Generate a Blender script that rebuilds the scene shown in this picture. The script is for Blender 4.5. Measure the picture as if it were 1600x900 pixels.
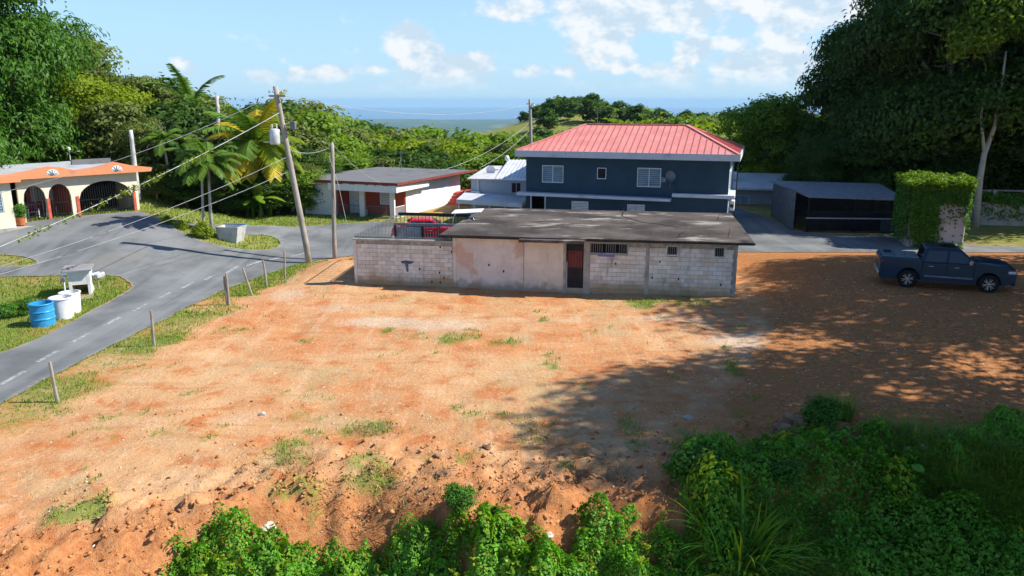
import bpy, bmesh, math, random
import numpy as np
from mathutils import Vector, Matrix, Euler
from mathutils.geometry import delaunay_2d_cdt

for o in list(bpy.data.objects):
    bpy.data.objects.remove(o)
S = bpy.context.scene
C = S.collection
R = math.radians
rng = np.random.default_rng(7)
random.seed(7)

# ---------------------------------------------------------------- camera
CAM_H, FPX, PITCH = 8.5, 1200.0, math.atan((450 - 157) / 1200.0)
cam_d = bpy.data.cameras.new('camera')
cam_d.sensor_width = 36.0
cam_d.lens = 36.0 * FPX / 1600.0
cam_d.clip_start, cam_d.clip_end = 0.1, 80000.0
cam = bpy.data.objects.new('camera', cam_d)
C.objects.link(cam)
cam.location = (0, 0, CAM_H)
cam.rotation_euler = (math.pi / 2 - PITCH, 0, 0)
S.camera = cam

# ---------------------------------------------------------------- sun, sky, exposure
SUN_EL, SUN_AZ = R(43.0), R(88.0)          # azimuth clockwise from +Y
SUN_DIR = Vector((math.cos(SUN_EL) * math.sin(SUN_AZ), math.cos(SUN_EL) * math.cos(SUN_AZ), math.sin(SUN_EL)))
sun_d = bpy.data.lights.new('sun', 'SUN')
sun_d.energy, sun_d.angle, sun_d.color = 4.9, R(0.55), (1.0, 0.945, 0.85)
sun = bpy.data.objects.new('sun', sun_d)
C.objects.link(sun)
sun.rotation_euler = (-SUN_DIR).to_track_quat('-Z', 'Y').to_euler()
S.view_settings.view_transform = 'Standard'
S.view_settings.look = 'None'
S.view_settings.gamma = 1.0
S.view_settings.use_curve_mapping = False
S.view_settings.exposure = 0.72
S.render.engine = 'CYCLES'
S.cycles.use_denoising = True
S.cycles.max_bounces = 6
S.cycles.diffuse_bounces = 3
S.cycles.transparent_max_bounces = 6
S.cycles.volume_bounces = 0
S.cycles.caustics_reflective = S.cycles.caustics_refractive = False

def pix_dir(px, py):
    """direction of a photograph pixel (1600 x 900) in the world"""
    u, w = (px - 800) / FPX, (450 - py) / FPX
    c, s = math.cos(PITCH), math.sin(PITCH)
    return Vector((u, c + w * s, -s + w * c))

def build_world():
    W = bpy.data.worlds.new('World')
    S.world = W
    W.use_nodes = True
    W.cycles.sampling_method = 'MANUAL'; W.cycles.sample_map_resolution = 256
    nt = W.node_tree
    N, L = nt.nodes, nt.links
    N.clear()
    def math_(op, a, b=None, c=None):
        n = N.new('ShaderNodeMath'); n.operation = op
        for i, v in enumerate((a, b, c)):
            if v is None: continue
            if isinstance(v, (int, float)): n.inputs[i].default_value = v
            else: L.new(v, n.inputs[i])
        return n.outputs[0]
    out = N.new('ShaderNodeOutputWorld'); bg = N.new('ShaderNodeBackground')
    L.new(bg.outputs[0], out.inputs[0])
    bg.inputs[1].default_value = 0.118
    sky = N.new('ShaderNodeTexSky'); sky.sky_type = 'NISHITA'
    sky.sun_disc = False
    sky.sun_elevation = SUN_EL
    sky.sun_rotation = SUN_AZ
    sky.altitude = 300
    sky.air_density, sky.dust_density, sky.ozone_density = 0.75, 0.0, 2.5
    tc = N.new('ShaderNodeTexCoord')
    sep = N.new('ShaderNodeSeparateXYZ'); L.new(tc.outputs['Generated'], sep.inputs[0])
    az = math_('ARCTAN2', sep.outputs[0], sep.outputs[1])
    el = math_('ARCSINE', sep.outputs[2])
    comb = N.new('ShaderNodeCombineXYZ')
    L.new(az, comb.inputs[0]); L.new(math_('MULTIPLY', el, 1.5), comb.inputs[1])
    def noise(scale, detail, rough, off=(0, 0, 0)):
        m = N.new('ShaderNodeVectorMath'); m.operation = 'ADD'
        L.new(comb.outputs[0], m.inputs[0]); m.inputs[1].default_value = off
        n = N.new('ShaderNodeTexNoise'); n.inputs['Scale'].default_value = scale
        n.inputs['Detail'].default_value = detail; n.inputs['Roughness'].default_value = rough
        L.new(m.outputs[0], n.inputs['Vector'])
        return n.outputs[0]
    # cumulus heads standing over the coast: (px, py, half width px, half height px, weight)
    heads = [(645, 58, 26, 24, 1.0), (655, 92, 44, 30, 1.0), (715, 104, 62, 24, .95), (925, 68, 46, 30, 1.0), (950, 105, 90, 18, .6),
             (1090, 76, 34, 22, .8), (1010, 8, 150, 38, 1.0), (1240, 5, 110, 34, 1.0), (805, 16, 58, 24, .7), (1195, 92, 85, 38, .75), (748, 98, 24, 20, .8),
             (505, 117, 45, 14, .8), (585, 112, 32, 16, .65), (830, 113, 30, 11, .6), (1045, 116, 60, 22, .6), (290, 100, 26, 13, .5), (640, 136, 90, 12, .6), (460, 118, 20, 12, .6),
             (415, 120, 30, 13, .55), (545, 28, 30, 14, .4), (1215, 62, 40, 22, .65), (690, 128, 110, 14, .6), (1000, 132, 170, 14, .5), (1150, 135, 120, 18, .6), (1060, 100, 16, 14, .6), (890, 108, 30, 12, .55), (350, 116, 40, 9, .4)]
    tot = None
    for (px, py, hw, hh, wt) in heads:
        d = pix_dir(px, py).normalized()
        a0, e0 = math.atan2(d.x, d.y), math.asin(d.z)
        ra, re = hw / FPX * 1.02, hh / FPX * 1.05
        da = math_('MULTIPLY', math_('SUBTRACT', az, a0), 1 / ra)
        de = math_('MULTIPLY', math_('SUBTRACT', el, e0), 1 / re)
        rr = math_('ADD', math_('MULTIPLY', da, da), math_('MULTIPLY', de, de))
        g = math_('MULTIPLY', math_('EXPONENT', math_('MULTIPLY', rr, -0.75)), wt)
        tot = g if tot is None else math_('MAXIMUM', tot, g)
    n1, n1s = noise(16, 7, .58), noise(16, 7, .58, (-0.010, -0.013, 0))
    n2 = noise(3.2, 4, .5, (3.1, 1.7, 0))
    # field elsewhere: scattered fair-weather clouds thinning out overhead
    scat = math_('MULTIPLY', math_('SUBTRACT', n2, .50), 1.5)
    base = math_('MAXIMUM', tot, math_('MINIMUM', scat, .35))
    def field(n):
        return math_('ADD', base, math_('MULTIPLY', math_('SUBTRACT', n, .5), 1.55))
    f, fs = field(n1), field(n1s)
    mr = N.new('ShaderNodeMapRange'); mr.interpolation_type = 'SMOOTHSTEP'
    mr.inputs[1].default_value, mr.inputs[2].default_value = .28, .60
    L.new(f, mr.inputs[0])
    above = N.new('ShaderNodeMapRange'); above.interpolation_type = 'SMOOTHSTEP'
    above.inputs[1].default_value, above.inputs[2].default_value = R(0.3), R(2.2)
    L.new(el, above.inputs[0])
    mask = math_('MULTIPLY', math_('MULTIPLY', mr.outputs[0], above.outputs[0]), .90)
    shade = N.new('ShaderNodeMapRange'); shade.inputs[1].default_value, shade.inputs[2].default_value = -.10, .14
    L.new(math_('SUBTRACT', f, fs), shade.inputs[0])
    cc = N.new('ShaderNodeMix'); cc.data_type = 'RGBA'
    L.new(shade.outputs[0], cc.inputs[0])
    cc.inputs[6].default_value, cc.inputs[7].default_value = (3.2, 3.95, 4.6, 1), (5.0, 5.1, 5.15, 1)
    tintn = N.new('ShaderNodeMix'); tintn.data_type = 'RGBA'; tintn.blend_type = 'MULTIPLY'
    tintn.inputs[0].default_value = 1.0
    L.new(sky.outputs[0], tintn.inputs[6]); tintn.inputs[7].default_value = SKY_TINT
    hzm = N.new('ShaderNodeMapRange'); hzm.interpolation_type = 'SMOOTHSTEP'
    hzm.inputs[1].default_value, hzm.inputs[2].default_value, hzm.inputs[3].default_value, hzm.inputs[4].default_value = R(-2), R(16), .92, .0
    L.new(el, hzm.inputs[0])
    hz_ = N.new('ShaderNodeMix'); hz_.data_type = 'RGBA'
    L.new(hzm.outputs[0], hz_.inputs[0]); L.new(tintn.outputs[2], hz_.inputs[6]); hz_.inputs[7].default_value = HORIZON
    mx = N.new('ShaderNodeMix'); mx.data_type = 'RGBA'
    L.new(mask, mx.inputs[0]); L.new(hz_.outputs[2], mx.inputs[6]); L.new(cc.outputs[2], mx.inputs[7])
    L.new(mx.outputs[2], bg.inputs[0])
SKY_TINT = (1.0, 1.06, 1.12, 1)
HORIZON = (2.2, 3.45, 4.5, 1)
build_world()

# ---------------------------------------------------------------- small helpers
def tag(o, label=None, cat=None, group=None, kind=None):
    if label: o['label'] = label
    if cat: o['category'] = cat
    if group: o['group'] = group
    if kind: o['kind'] = kind
    return o

def empty(name, loc=(0, 0, 0), rz=0.0, label=None, cat=None, group=None):
    o = bpy.data.objects.new(name, None)
    C.objects.link(o)
    o.location = loc
    o.rotation_euler = (0, 0, rz)
    o.empty_display_size = .2
    return tag(o, label, cat, group)

def link(name, me, parent=None, loc=None, mat=None):
    o = bpy.data.objects.new(name, me)
    C.objects.link(o)
    if parent: o.parent = parent
    if loc is not None: o.location = loc
    if mat and not me.materials: me.materials.append(mat)
    return o

class MB:
    def __init__(s): s.v, s.f = [], []
    def add(s, vs, fs):
        b = len(s.v); s.v += [tuple(v) for v in vs]; s.f += [tuple(i + b for i in f) for f in fs]; return s
    def box(s, x0, x1, y0, y1, z0, z1):
        return s.add([(x0, y0, z0), (x1, y0, z0), (x1, y1, z0), (x0, y1, z0), (x0, y0, z1), (x1, y0, z1), (x1, y1, z1), (x0, y1, z1)],
                     [(0, 3, 2, 1), (4, 5, 6, 7), (0, 1, 5, 4), (1, 2, 6, 5), (2, 3, 7, 6), (3, 0, 4, 7)])
    def hexa(s, p):
        return s.add(p, [(0, 3, 2, 1), (4, 5, 6, 7), (0, 1, 5, 4), (1, 2, 6, 5), (2, 3, 7, 6), (3, 0, 4, 7)])
    def bar(s, a, b, w, h=None):
        a, b = Vector(a), Vector(b); h = h or w
        d = (b - a).normalized(); up = Vector((0, 0, 1)) if abs(d.z) < .95 else Vector((0, 1, 0))
        r = d.cross(up).normalized() * w / 2; q = r.cross(d).normalized() * h / 2
        return s.hexa([a - r - q, a + r - q, a + r + q, a - r + q, b - r - q, b + r - q, b + r + q, b - r + q])
    def tube(s, pts, rad, n=8, caps=True):
        pts = [Vector(p) for p in pts]
        if isinstance(rad, (int, float)): rad = [rad] * len(pts)
        b = len(s.v); prev = None
        for i, p in enumerate(pts):
            d = (pts[min(i + 1, len(pts) - 1)] - pts[max(i - 1, 0)]).normalized()
            ref = prev if prev is not None else (Vector((1, 0, 0)) if abs(d.x) < .9 else Vector((0, 1, 0)))
            x = (ref - d * ref.dot(d)).normalized(); prev = x; y = d.cross(x)
            for k in range(n):
                t = 2 * math.pi * k / n
                s.v.append(tuple(p + (x * math.cos(t) + y * math.sin(t)) * rad[i]))
        for i in range(len(pts) - 1):
            for k in range(n):
                k2 = (k + 1) % n
                s.f.append((b + i * n + k, b + i * n + k2, b + (i + 1) * n + k2, b + (i + 1) * n + k))
        if caps:
            s.f.append(tuple(b + k for k in reversed(range(n))))
            s.f.append(tuple(b + (len(pts) - 1) * n + k for k in range(n)))
        return s
    def lathe(s, prof, n=16, c=(0, 0, 0), axis='z'):
        b = len(s.v)
        for (r, z) in prof:
            for k in range(n):
                t = 2 * math.pi * k / n
                p = (r * math.cos(t), r * math.sin(t), z)
                if axis == 'y': p = (p[0], p[2], p[1])
                s.v.append((p[0] + c[0], p[1] + c[1], p[2] + c[2]))
        for i in range(len(prof) - 1):
            for k in range(n):
                k2 = (k + 1) % n
                q = (b + i * n + k, b + i * n + k2, b + (i + 1) * n + k2, b + (i + 1) * n + k)
                s.f.append(q if axis == 'z' else q[::-1])
        return s
    def prism(s, poly, y0, y1):
        """poly of (x, z), counter-clockwise seen from -y; extruded along y"""
        n = len(poly)
        vs = [(x, y0, z) for x, z in poly] + [(x, y1, z) for x, z in poly]
        fs = [tuple(range(n)), tuple(reversed(range(n, 2 * n)))] + [(i, i + n, (i + 1) % n + n, (i + 1) % n) for i in range(n)]
        return s.add(vs, fs)
    def wall(s, x0, x1, z0, z1, y0, y1, holes=()):
        """wall slab in the xz plane, cut round rectangular holes (x0,x1,z0,z1)"""
        xs = sorted({x0, x1, *[v for h in holes for v in h[:2]]}); xs = [x for x in xs if x0 <= x <= x1]
        for i in range(len(xs) - 1):
            a, b = xs[i], xs[i + 1]; m = (a + b) / 2
            cuts = sorted([(max(h[2], z0), min(h[3], z1)) for h in holes if h[0] <= m <= h[1]])
            z = z0
            for (c0, c1) in cuts:
                if c0 > z + 1e-4: s.box(a, b, y0, y1, z, c0)
                z = c1
            if z < z1 - 1e-4: s.box(a, b, y0, y1, z, z1)
        return s
    def mesh(s, name, mat=None, smooth=False):
        me = bpy.data.meshes.new(name)
        me.from_pydata(s.v, [], s.f)
        if smooth: me.polygons.foreach_set('use_smooth', [True] * len(me.polygons))
        if mat: me.materials.append(mat)
        me.update()
        return me
    def build(s, name, mat, parent=None, smooth=False, bevel=0, loc=None, seg=1):
        o = link(name, s.mesh(name, mat, smooth), parent, loc)
        if bevel:
            m = o.modifiers.new('bevel', 'BEVEL'); m.width = bevel; m.segments = seg; m.limit_method = 'ANGLE'; m.angle_limit = R(35)
        return o

def auto_smooth(o, deg=40):
    me = o.data
    me.polygons.foreach_set('use_smooth', [True] * len(me.polygons))
    try: me.set_sharp_from_angle(angle=R(deg))
    except Exception: pass
    return o

# vectorised value noise for terrain and scatter
_P = np.random.default_rng(3).random((256, 256))
def vnoise(x, y):
    x, y = np.asarray(x, float), np.asarray(y, float)
    xi, yi = np.floor(x).astype(int), np.floor(y).astype(int)
    fx, fy = x - xi, y - yi
    fx, fy = fx * fx * (3 - 2 * fx), fy * fy * (3 - 2 * fy)
    a, b = _P[xi % 256, yi % 256], _P[(xi + 1) % 256, yi % 256]
    c, d = _P[xi % 256, (yi + 1) % 256], _P[(xi + 1) % 256, (yi + 1) % 256]
    return (a * (1 - fx) + b * fx) * (1 - fy) + (c * (1 - fx) + d * fx) * fy
def fbm(x, y, sc, oc=4, g=.5):
    s, a, t = 0, 1.0, 0
    for i in range(oc):
        s = s + a * (vnoise(np.asarray(x) * sc + 17.3 * i, np.asarray(y) * sc + 5.7 * i) - .5); t += a; a *= g; sc *= 2.03
    return s / t
def ss(a, b, x):
    t = np.clip((np.asarray(x, float) - a) / (b - a), 0, 1)
    return t * t * (3 - 2 * t)
def gauss(x, y, cx, cy, sx, sy=None):
    return np.exp(-((x - cx) / sx) ** 2 / 2 - ((y - cy) / (sy or sx)) ** 2 / 2)

# ---------------------------------------------------------------- procedural materials
class Mat:
    """thin wrapper that writes node trees"""
    def __init__(s, name, rough=.8, metal=0.0, spec=.3):
        s.m = bpy.data.materials.new(name); s.m.use_nodes = True
        s.nt = s.m.node_tree; s.N, s.L = s.nt.nodes, s.nt.links
        s.b = s.N['Principled BSDF']
        s.b.inputs['Roughness'].default_value = rough
        s.b.inputs['Metallic'].default_value = metal
        s.b.inputs['Specular IOR Level'].default_value = spec
        s._pos = None
    def pos(s, obj=False):
        if obj:
            n = s.N.new('ShaderNodeTexCoord'); return n.outputs['Object']
        if s._pos is None: s._pos = s.N.new('ShaderNodeNewGeometry').outputs['Position']
        return s._pos
    def mapped(s, vec, sc=(1, 1, 1), rot=(0, 0, 0)):
        n = s.N.new('ShaderNodeMapping'); s.L.new(vec, n.inputs[0]); n.inputs['Scale'].default_value = sc; n.inputs['Rotation'].default_value = rot
        return n.outputs[0]
    def noise(s, scale, detail=4, rough=.55, vec=None, dist=0):
        n = s.N.new('ShaderNodeTexNoise'); n.inputs['Scale'].default_value = scale; n.inputs['Detail'].default_value = detail
        n.inputs['Roughness'].default_value = rough; n.inputs['Distortion'].default_value = dist
        s.L.new(vec if vec is not None else s.pos(), n.inputs['Vector']); return n.outputs[0]
    def vor(s, scale, vec=None, feat='F1', out='Distance'):
        n = s.N.new('ShaderNodeTexVoronoi'); n.feature = feat; n.inputs['Scale'].default_value = scale
        s.L.new(vec if vec is not None else s.pos(), n.inputs['Vector']); return n.outputs[out]
    def rng(s, v, a, b, c=0, d=1, smooth=True):
        n = s.N.new('ShaderNodeMapRange'); n.interpolation_type = 'SMOOTHSTEP' if smooth else 'LINEAR'
        s.L.new(v, n.inputs[0])
        for i, q in enumerate((a, b, c, d)): n.inputs[i + 1].default_value = q
        return n.outputs[0]
    def math(s, op, a, b=None):
        n = s.N.new('ShaderNodeMath'); n.operation = op
        for i, v in enumerate((a, b)):
            if v is None: continue
            if isinstance(v, (int, float)): n.inputs[i].default_value = v
            else: s.L.new(v, n.inputs[i])
        return n.outputs[0]
    def mix(s, fac, a, b, mode='MIX'):
        n = s.N.new('ShaderNodeMix'); n.data_type = 'RGBA'; n.blend_type = mode
        for i, v in ((0, fac), (6, a), (7, b)):
            if isinstance(v, (int, float)): n.inputs[i].default_value = v
            elif isinstance(v, tuple): n.inputs[i].default_value = (*v[:3], 1)
            else: s.L.new(v, n.inputs[i])
        return n.outputs[2]
    def attr(s, name):
        n = s.N.new('ShaderNodeAttribute'); n.attribute_name = name; return n
    def rand(s): return s.N.new('ShaderNodeObjectInfo').outputs['Random']
    def col(s, c):
        if isinstance(c, tuple): s.b.inputs['Base Color'].default_value = (*c[:3], 1)
        else: s.L.new(c, s.b.inputs['Base Color'])
        return s
    def bump(s, v, strength=.3, dist=.02):
        n = s.N.new('ShaderNodeBump'); n.inputs['Strength'].default_value = strength; n.inputs['Distance'].default_value = dist
        s.L.new(v, n.inputs['Height']); s.L.new(n.outputs[0], s.b.inputs['Normal']); return s

def plain(name, c, rough=.7, metal=0.0, var=.18, scale=3.0, spec=.3, bump=0.0):
    m = Mat(name, rough, metal, spec)
    n = m.noise(scale, 5)
    d = tuple(v * (1 - var) for v in c); l = tuple(min(1, v * (1 + var)) for v in c)
    m.col(m.mix(m.rng(n, .3, .7), d, l))
    if bump: m.bump(m.noise(scale * 12, 4), bump, .01)
    return m.m

def weathered(name, c, stain, amount=.5, scale=1.2, rough=.85, top=None, bump=.25, streak=True, rand=0.0):
    """paint or render with patchy stains and vertical run marks"""
    m = Mat(name, rough)
    n = m.noise(scale, 8, .62)
    base = m.mix(m.rng(m.noise(scale * 4, 5), .3, .7), tuple(v * .9 for v in c), c)
    if rand:
        base = m.mix(m.math('MULTIPLY', m.rand(), rand), base, tuple(v * .55 for v in c))
    fac = m.rng(n, .62 - .25 * amount, .8)
    if streak:
        st = m.noise(1.0, 5, .6, m.mapped(m.pos(), (5, 5, .45)))
        fac = m.math('MAXIMUM', fac, m.math('MULTIPLY', m.rng(st, .56, .78), amount))
    col = m.mix(fac, base, stain)
    m.col(col)
    if bump: m.bump(m.noise(scale * 25, 5), bump, .008)
    return m.m

def leaf_mat(name, dark, light, trans=.3, rough=.5, var=.35):
    m = Mat(name, rough, 0, .2)
    a = m.attr('tint').outputs['Fac']
    c = m.mix(a, dark, light)
    c = m.mix(m.math('MULTIPLY', m.rand(), var), c, tuple(v * .45 for v in dark))
    m.col(c)
    t = m.N.new('ShaderNodeBsdfTranslucent'); m.L.new(m.mix(1.0, c, (1.25, 1.35, .55), 'MULTIPLY'), t.inputs[0])
    mx = m.N.new('ShaderNodeMixShader'); mx.inputs[0].default_value = trans
    out = m.N['Material Output']
    m.L.new(m.b.outputs[0], mx.inputs[1]); m.L.new(t.outputs[0], mx.inputs[2]); m.L.new(mx.outputs[0], out.inputs[0])
    return m.m
# ---------------------------------------------------------------- terrain
def height(x, y):
    x, y = np.asarray(x, float), np.asarray(y, float)
    z = np.zeros(np.broadcast(x, y).shape)
    near = ss(70, 50, y) * ss(-40, -26, x) * ss(45, 30, x)
    # the graded lot: uneven, with a rubble lip and a bank falling towards the viewer
    lot = ss(-15.2, -12.6, x + .12 * (y - 22)) * ss(42.5, 39.5, y) * ss(60, 20, np.abs(x))
    z = z + lot * (.22 * fbm(x, y, .22, 3) + .10 * fbm(x, y, 1.1, 4) + .04 * fbm(x, y, 4.0, 3))
    edge = 15.6 + 2.2 * fbm(x, 0 * y, .25, 3) + ss(-4, -11, x) * -2.4 + ss(3, 9, x) * 1.6
    rough = gauss(y, 0, edge + .5, 0, 1.5, 1)
    z = z + lot * rough * (.55 * np.abs(fbm(x, y, 1.6, 4)) * 2 + .34 * fbm(x, y, 4.2, 3))
    z = z - (1.5 * ss(edge, edge - 2.0, y) + 1.2 * ss(edge - 1.5, edge - 5.5, y)) * ss(-11, -5, x) - 1.5 * ss(edge, edge - 6.0, y) * ss(-5, -11, x)
    z = z + lot * ss(edge + .6, edge - .6, y) * ss(edge - 4, edge - 2, y) * (.5 * fbm(x, y * .5, 1.6, 4) + .25 * fbm(x, y, 4.5, 3))
    # ground rising a little towards the parked truck
    z = z + .62 * ss(8.5, 17, x) * ss(22, 31, y) * ss(43.5, 39, y)
    z = z + .25 * ss(10, 18, x) * ss(40, 43, y) * ss(45, 41, y) * 0
    # earth mound by the leaning pole
    z = z + .55 * gauss(x, y, -8.9, 38.4, 1.3, 1.5)
    # driveway climbing to the orange house
    z = z + 1.8 * ss(33, 44.5, y) * ss(-11, -22.5, x) * ss(240, 90, y) * (1 - .9 * ss(48.5, 53.5, y) * ss(-27, -21.5, x))
    z = z + .3 * ss(49, 55, y) * ss(240, 80, y) * ss(-22.5, -11, x)
    # wooded rise on the left, valley in the middle, grassy hill beyond
    z = z + 2.5 * ss(60, 110, y) * ss(-25, -60, x) * ss(330, 180, y)
    val = ss(66, 135, y) * ss(-75, -25, x + (y - 66) * .1)
    z = z - 11 * val
    z = z + ss(140, 190, y) * (10.8 * gauss(x, y, 6, 262, 26, 45) + 8.0 * ss(-10, 35, x) * gauss(y, 0, 270, 0, 55, 1))
    z = z - 10 * ss(-10, -60, x) * ss(150, 230, y)
    r = np.hypot(x, y)
    d = r - 330
    z = z - 55 * ss(0, 420, d) - 120 * ss(150, 1700, d) - 85 * ss(900, 5200, d) - 26 * ss(3000, 10500, d) 
    z = z + ss(500, 1800, r) * ss(15500, 9000, r) * (95 * np.abs(fbm(x, y, 1 / 1500., 5)) + 34 * fbm(x, y, 1 / 420., 4)) * (1 - .55 * ss(3500, 9000, r))
    z = z - 60 * ss(13300, 14800, y + .06 * np.abs(x) + 900 * fbm(x, y, 1 / 4000., 3))
    # forest canopy relief on the land too far away to plant
    z = z + ss(420, 700, r) * ss(9000, 4000, r) * 7 * fbm(x, y, 1 / 14., 2)
    return z

def hz(x, y): return float(height(x, y))

def G(px, py, dz=0.0):
    """ground point under a photograph pixel"""
    d = pix_dir(px, py)
    t = CAM_H / max(-d.z, 1e-3)
    lo = 2.0
    ts = np.arange(5, 140, .1)
    zz = CAM_H + ts * d.z - (height(ts * d.x, ts * d.y) + dz)
    k = np.argmax(zz < 0)
    if zz[k] >= 0: k = len(ts) - 1
    t0, t1 = ts[max(k - 1, 0)], ts[k]
    for _ in range(20):
        tm = (t0 + t1) / 2
        if CAM_H + tm * d.z - hz(tm * d.x, tm * d.y) - dz < 0: t1 = tm
        else: t0 = tm
    t = t1
    return Vector((t * d.x, t * d.y, CAM_H + t * d.z))

def at_depth(px, py, Y):
    d = pix_dir(px, py); t = Y / d.y
    return Vector((t * d.x, Y, CAM_H + t * d.z))

def grow(a, b, s0, f):
    out, s = [a], s0
    while (out[-1] < b if b > a else out[-1] > b):
        s *= f; out.append(out[-1] + (s if b > a else -s))
    return out[1:]
xs = np.array(sorted(grow(-22, -18000, .16, 1.115)) + list(np.arange(-22, 20.01, .16)) + grow(20, 18000, .16, 1.115))
ys = np.array(sorted(grow(9, -200, .2, 1.25)) + list(np.arange(9, 36, .16)) + list(np.arange(36, 60, .28)) + grow(60, 16500, .3, 1.045))
GX, GY = np.meshgrid(xs, ys)
GZ = height(GX, GY)

def in_poly(X, Y, poly):
    """even-odd test of arrays against a polygon of (x, y)"""
    res = np.zeros(X.shape, bool)
    n = len(poly)
    for i in range(n):
        x0, y0 = poly[i][0], poly[i][1]; x1, y1 = poly[(i + 1) % n][0], poly[(i + 1) % n][1]
        c = ((y0 > Y) != (y1 > Y)) & (X < (x1 - x0) * (Y - y0) / (y1 - y0 + 1e-12) + x0)
        res ^= c
    return res

# ---- asphalt: outlines read from the photograph, laid on the ground
def GP(pts): return [G(*p) for p in pts]
def smooth_loop(pts, it=2):
    for _ in range(it):
        q = []
        n = len(pts)
        for i in range(n):
            a, b = pts[i], pts[(i + 1) % n]
            q += [a * .75 + b * .25, a * .25 + b * .75]
        pts = q
    return [Vector((p[0], p[1])) for p in pts]
def flat(p): return Vector((p.x, p.y))

right_edge = [flat(G(*p)) for p in ((183, 536), (290, 482), (367, 446), (430, 425), (474, 411))]
road_loop = ([Vector((-15.6, 9)), Vector((-14.9, 18)), Vector((-14.62, 22))] + right_edge +
             [Vector((-9.6, 42.0)), Vector((-6.5, 43.2)), Vector((0, 43.5)), Vector((10, 43.5)), Vector((18, 43.4)), Vector((27, 43.3)), Vector((60, 42.8)),
              Vector((60, 44.3)), Vector((30, 45.0)), Vector((26.6, 46.2)), Vector((25.6, 48.8)), Vector((19.2, 49.3)), Vector((18.4, 54)), Vector((17.5, 62)), Vector((13.6, 62)), Vector((14.2, 54)), Vector((13.4, 49.5)), Vector((2, 49.8)), Vector((-3, 50.6)), Vector((-6.2, 51.6)), Vector((-8.6, 53.4))] +
             [flat(G(*p)) for p in ((548, 349), (500, 352), (440, 354), (380, 354), (330, 351), (300, 348), (288, 352), (330, 362), (378, 368), (420, 367), (441, 379), (432, 389), (395, 392), (345, 385), (305, 374), (270, 356), (238, 338), (222, 331))] +
             [Vector((-24.2, 47.0)), Vector((-26.4, 44.5)), Vector((-28.6, 42.1)), Vector((-40, 41.0)), Vector((-40, 38.9)), Vector((-30, 38.5))] +
             [flat(G(*p)) for p in ((0, 398), (40, 402), (63, 411), (40, 416), (0, 416))] + [Vector((-36, 36.6)), Vector((-36, 34.8))] +
             [flat(G(*p)) for p in ((0, 433), (95, 432), (165, 430), (192, 434), (208, 446), (197, 457), (150, 482), (110, 505), (73, 525), (0, 553))] +
             [Vector((-18.1, 24)), Vector((-18.9, 18)), Vector((-19.6, 9))])

def sheet(name, loop, mat, dz, step, kind='structure', it=1, parent=None):
    pts = smooth_loop(loop, it) if it else [Vector((p[0], p[1])) for p in loop]
    # resample the outline so that it follows the ground
    out = []
    for i in range(len(pts)):
        a, b = pts[i], pts[(i + 1) % len(pts)]
        n = max(1, int((b - a).length / step))
        out += [a.lerp(b, k / n) for k in range(n)]
    if it: out = [p + Vector((.16 * float(fbm(p.x, p.y, 1.7, 3)), .16 * float(fbm(p.x + 30, p.y, 1.7, 3)))) for p in out]
    X = np.array([p.x for p in out]); Y = np.array([p.y for p in out])
    gx, gy = np.meshgrid(np.arange(X.min(), X.max(), step), np.arange(Y.min(), Y.max(), step))
    ins = in_poly(gx, gy, out)
    P = out + [Vector((a, b)) for a, b in zip(gx[ins], gy[ins])]
    n = len(out)
    r = delaunay_2d_cdt(P, [(i, (i + 1) % n) for i in range(n)], [list(range(n))], 1, 1e-5)
    V = np.array([(p.x, p.y) for p in r[0]])
    Z = height(V[:, 0], V[:, 1]) + dz
    me = bpy.data.meshes.new(name)
    me.from_pydata([(a, b, c) for (a, b), c in zip(V, Z)], [], [f if Vector((V[f[1]][0]-V[f[0]][0], V[f[1]][1]-V[f[0]][1])).cross(Vector((V[f[2]][0]-V[f[0]][0], V[f[2]][1]-V[f[0]][1]))) > 0 else f[::-1] for f in r[2]])
    me.polygons.foreach_set('use_smooth', [True] * len(me.polygons))
    at_ = me.attributes.new('rim', 'FLOAT', 'POINT'); at_.data.foreach_set('value', [1.0 if i < n else 0.0 for i in range(len(V))])
    me.materials.append(mat)
    o = link(name, me, parent)
    if kind: o['kind'] = kind
    return o

m = Mat('asphalt', .88, 0, .25)
a1 = m.noise(.35, 6, .6); a2 = m.noise(60, 2); a3 = m.noise(.8, 5, .6, m.mapped(m.pos(), (2.2, .12, 1), (0, 0, R(-6))))
c = m.mix(m.rng(a1, .3, .7), (.100, .108, .112), (.195, .204, .206))
c = m.mix(m.math('MULTIPLY', m.rng(a3, .52, .72), .45), c, (.065, .07, .075))
c = m.mix(m.math('MULTIPLY', m.rng(a2, .5, .8), .5), c, (.25, .25, .245))
wv = m.N.new('ShaderNodeVectorMath'); wv.operation = 'ADD'; m.L.new(m.pos(), wv.inputs[0]); wn = m.N.new('ShaderNodeTexNoise'); wn.inputs['Scale'].default_value = 1.3; wn.inputs['Detail'].default_value = 5; m.L.new(m.pos(), wn.inputs['Vector']); m.L.new(wn.outputs['Color'], wv.inputs[1])
cr = m.vor(.22, wv.outputs[0], 'DISTANCE_TO_EDGE')
c = m.mix(m.math('MULTIPLY', m.math('MULTIPLY', m.rng(cr, .008, .0), m.rng(m.noise(.5, 3), .5, .65)), .4), c, (.06, .06, .06))
pat = m.noise(.22, 3, .5, m.mapped(m.pos(), (1, 1, 1), (0, 0, 1.1)))
c = m.mix(m.math('MULTIPLY', m.rng(pat, .6, .68), .35), c, (.27, .25, .215))
rim = m.attr('rim').outputs['Fac']
c = m.mix(m.rng(m.math('ADD', rim, m.math('MULTIPLY', m.math('SUBTRACT', m.noise(2.2, 5, .65), .5), 1.6)), .45, 1.0), c, (.30, .235, .16))
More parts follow.
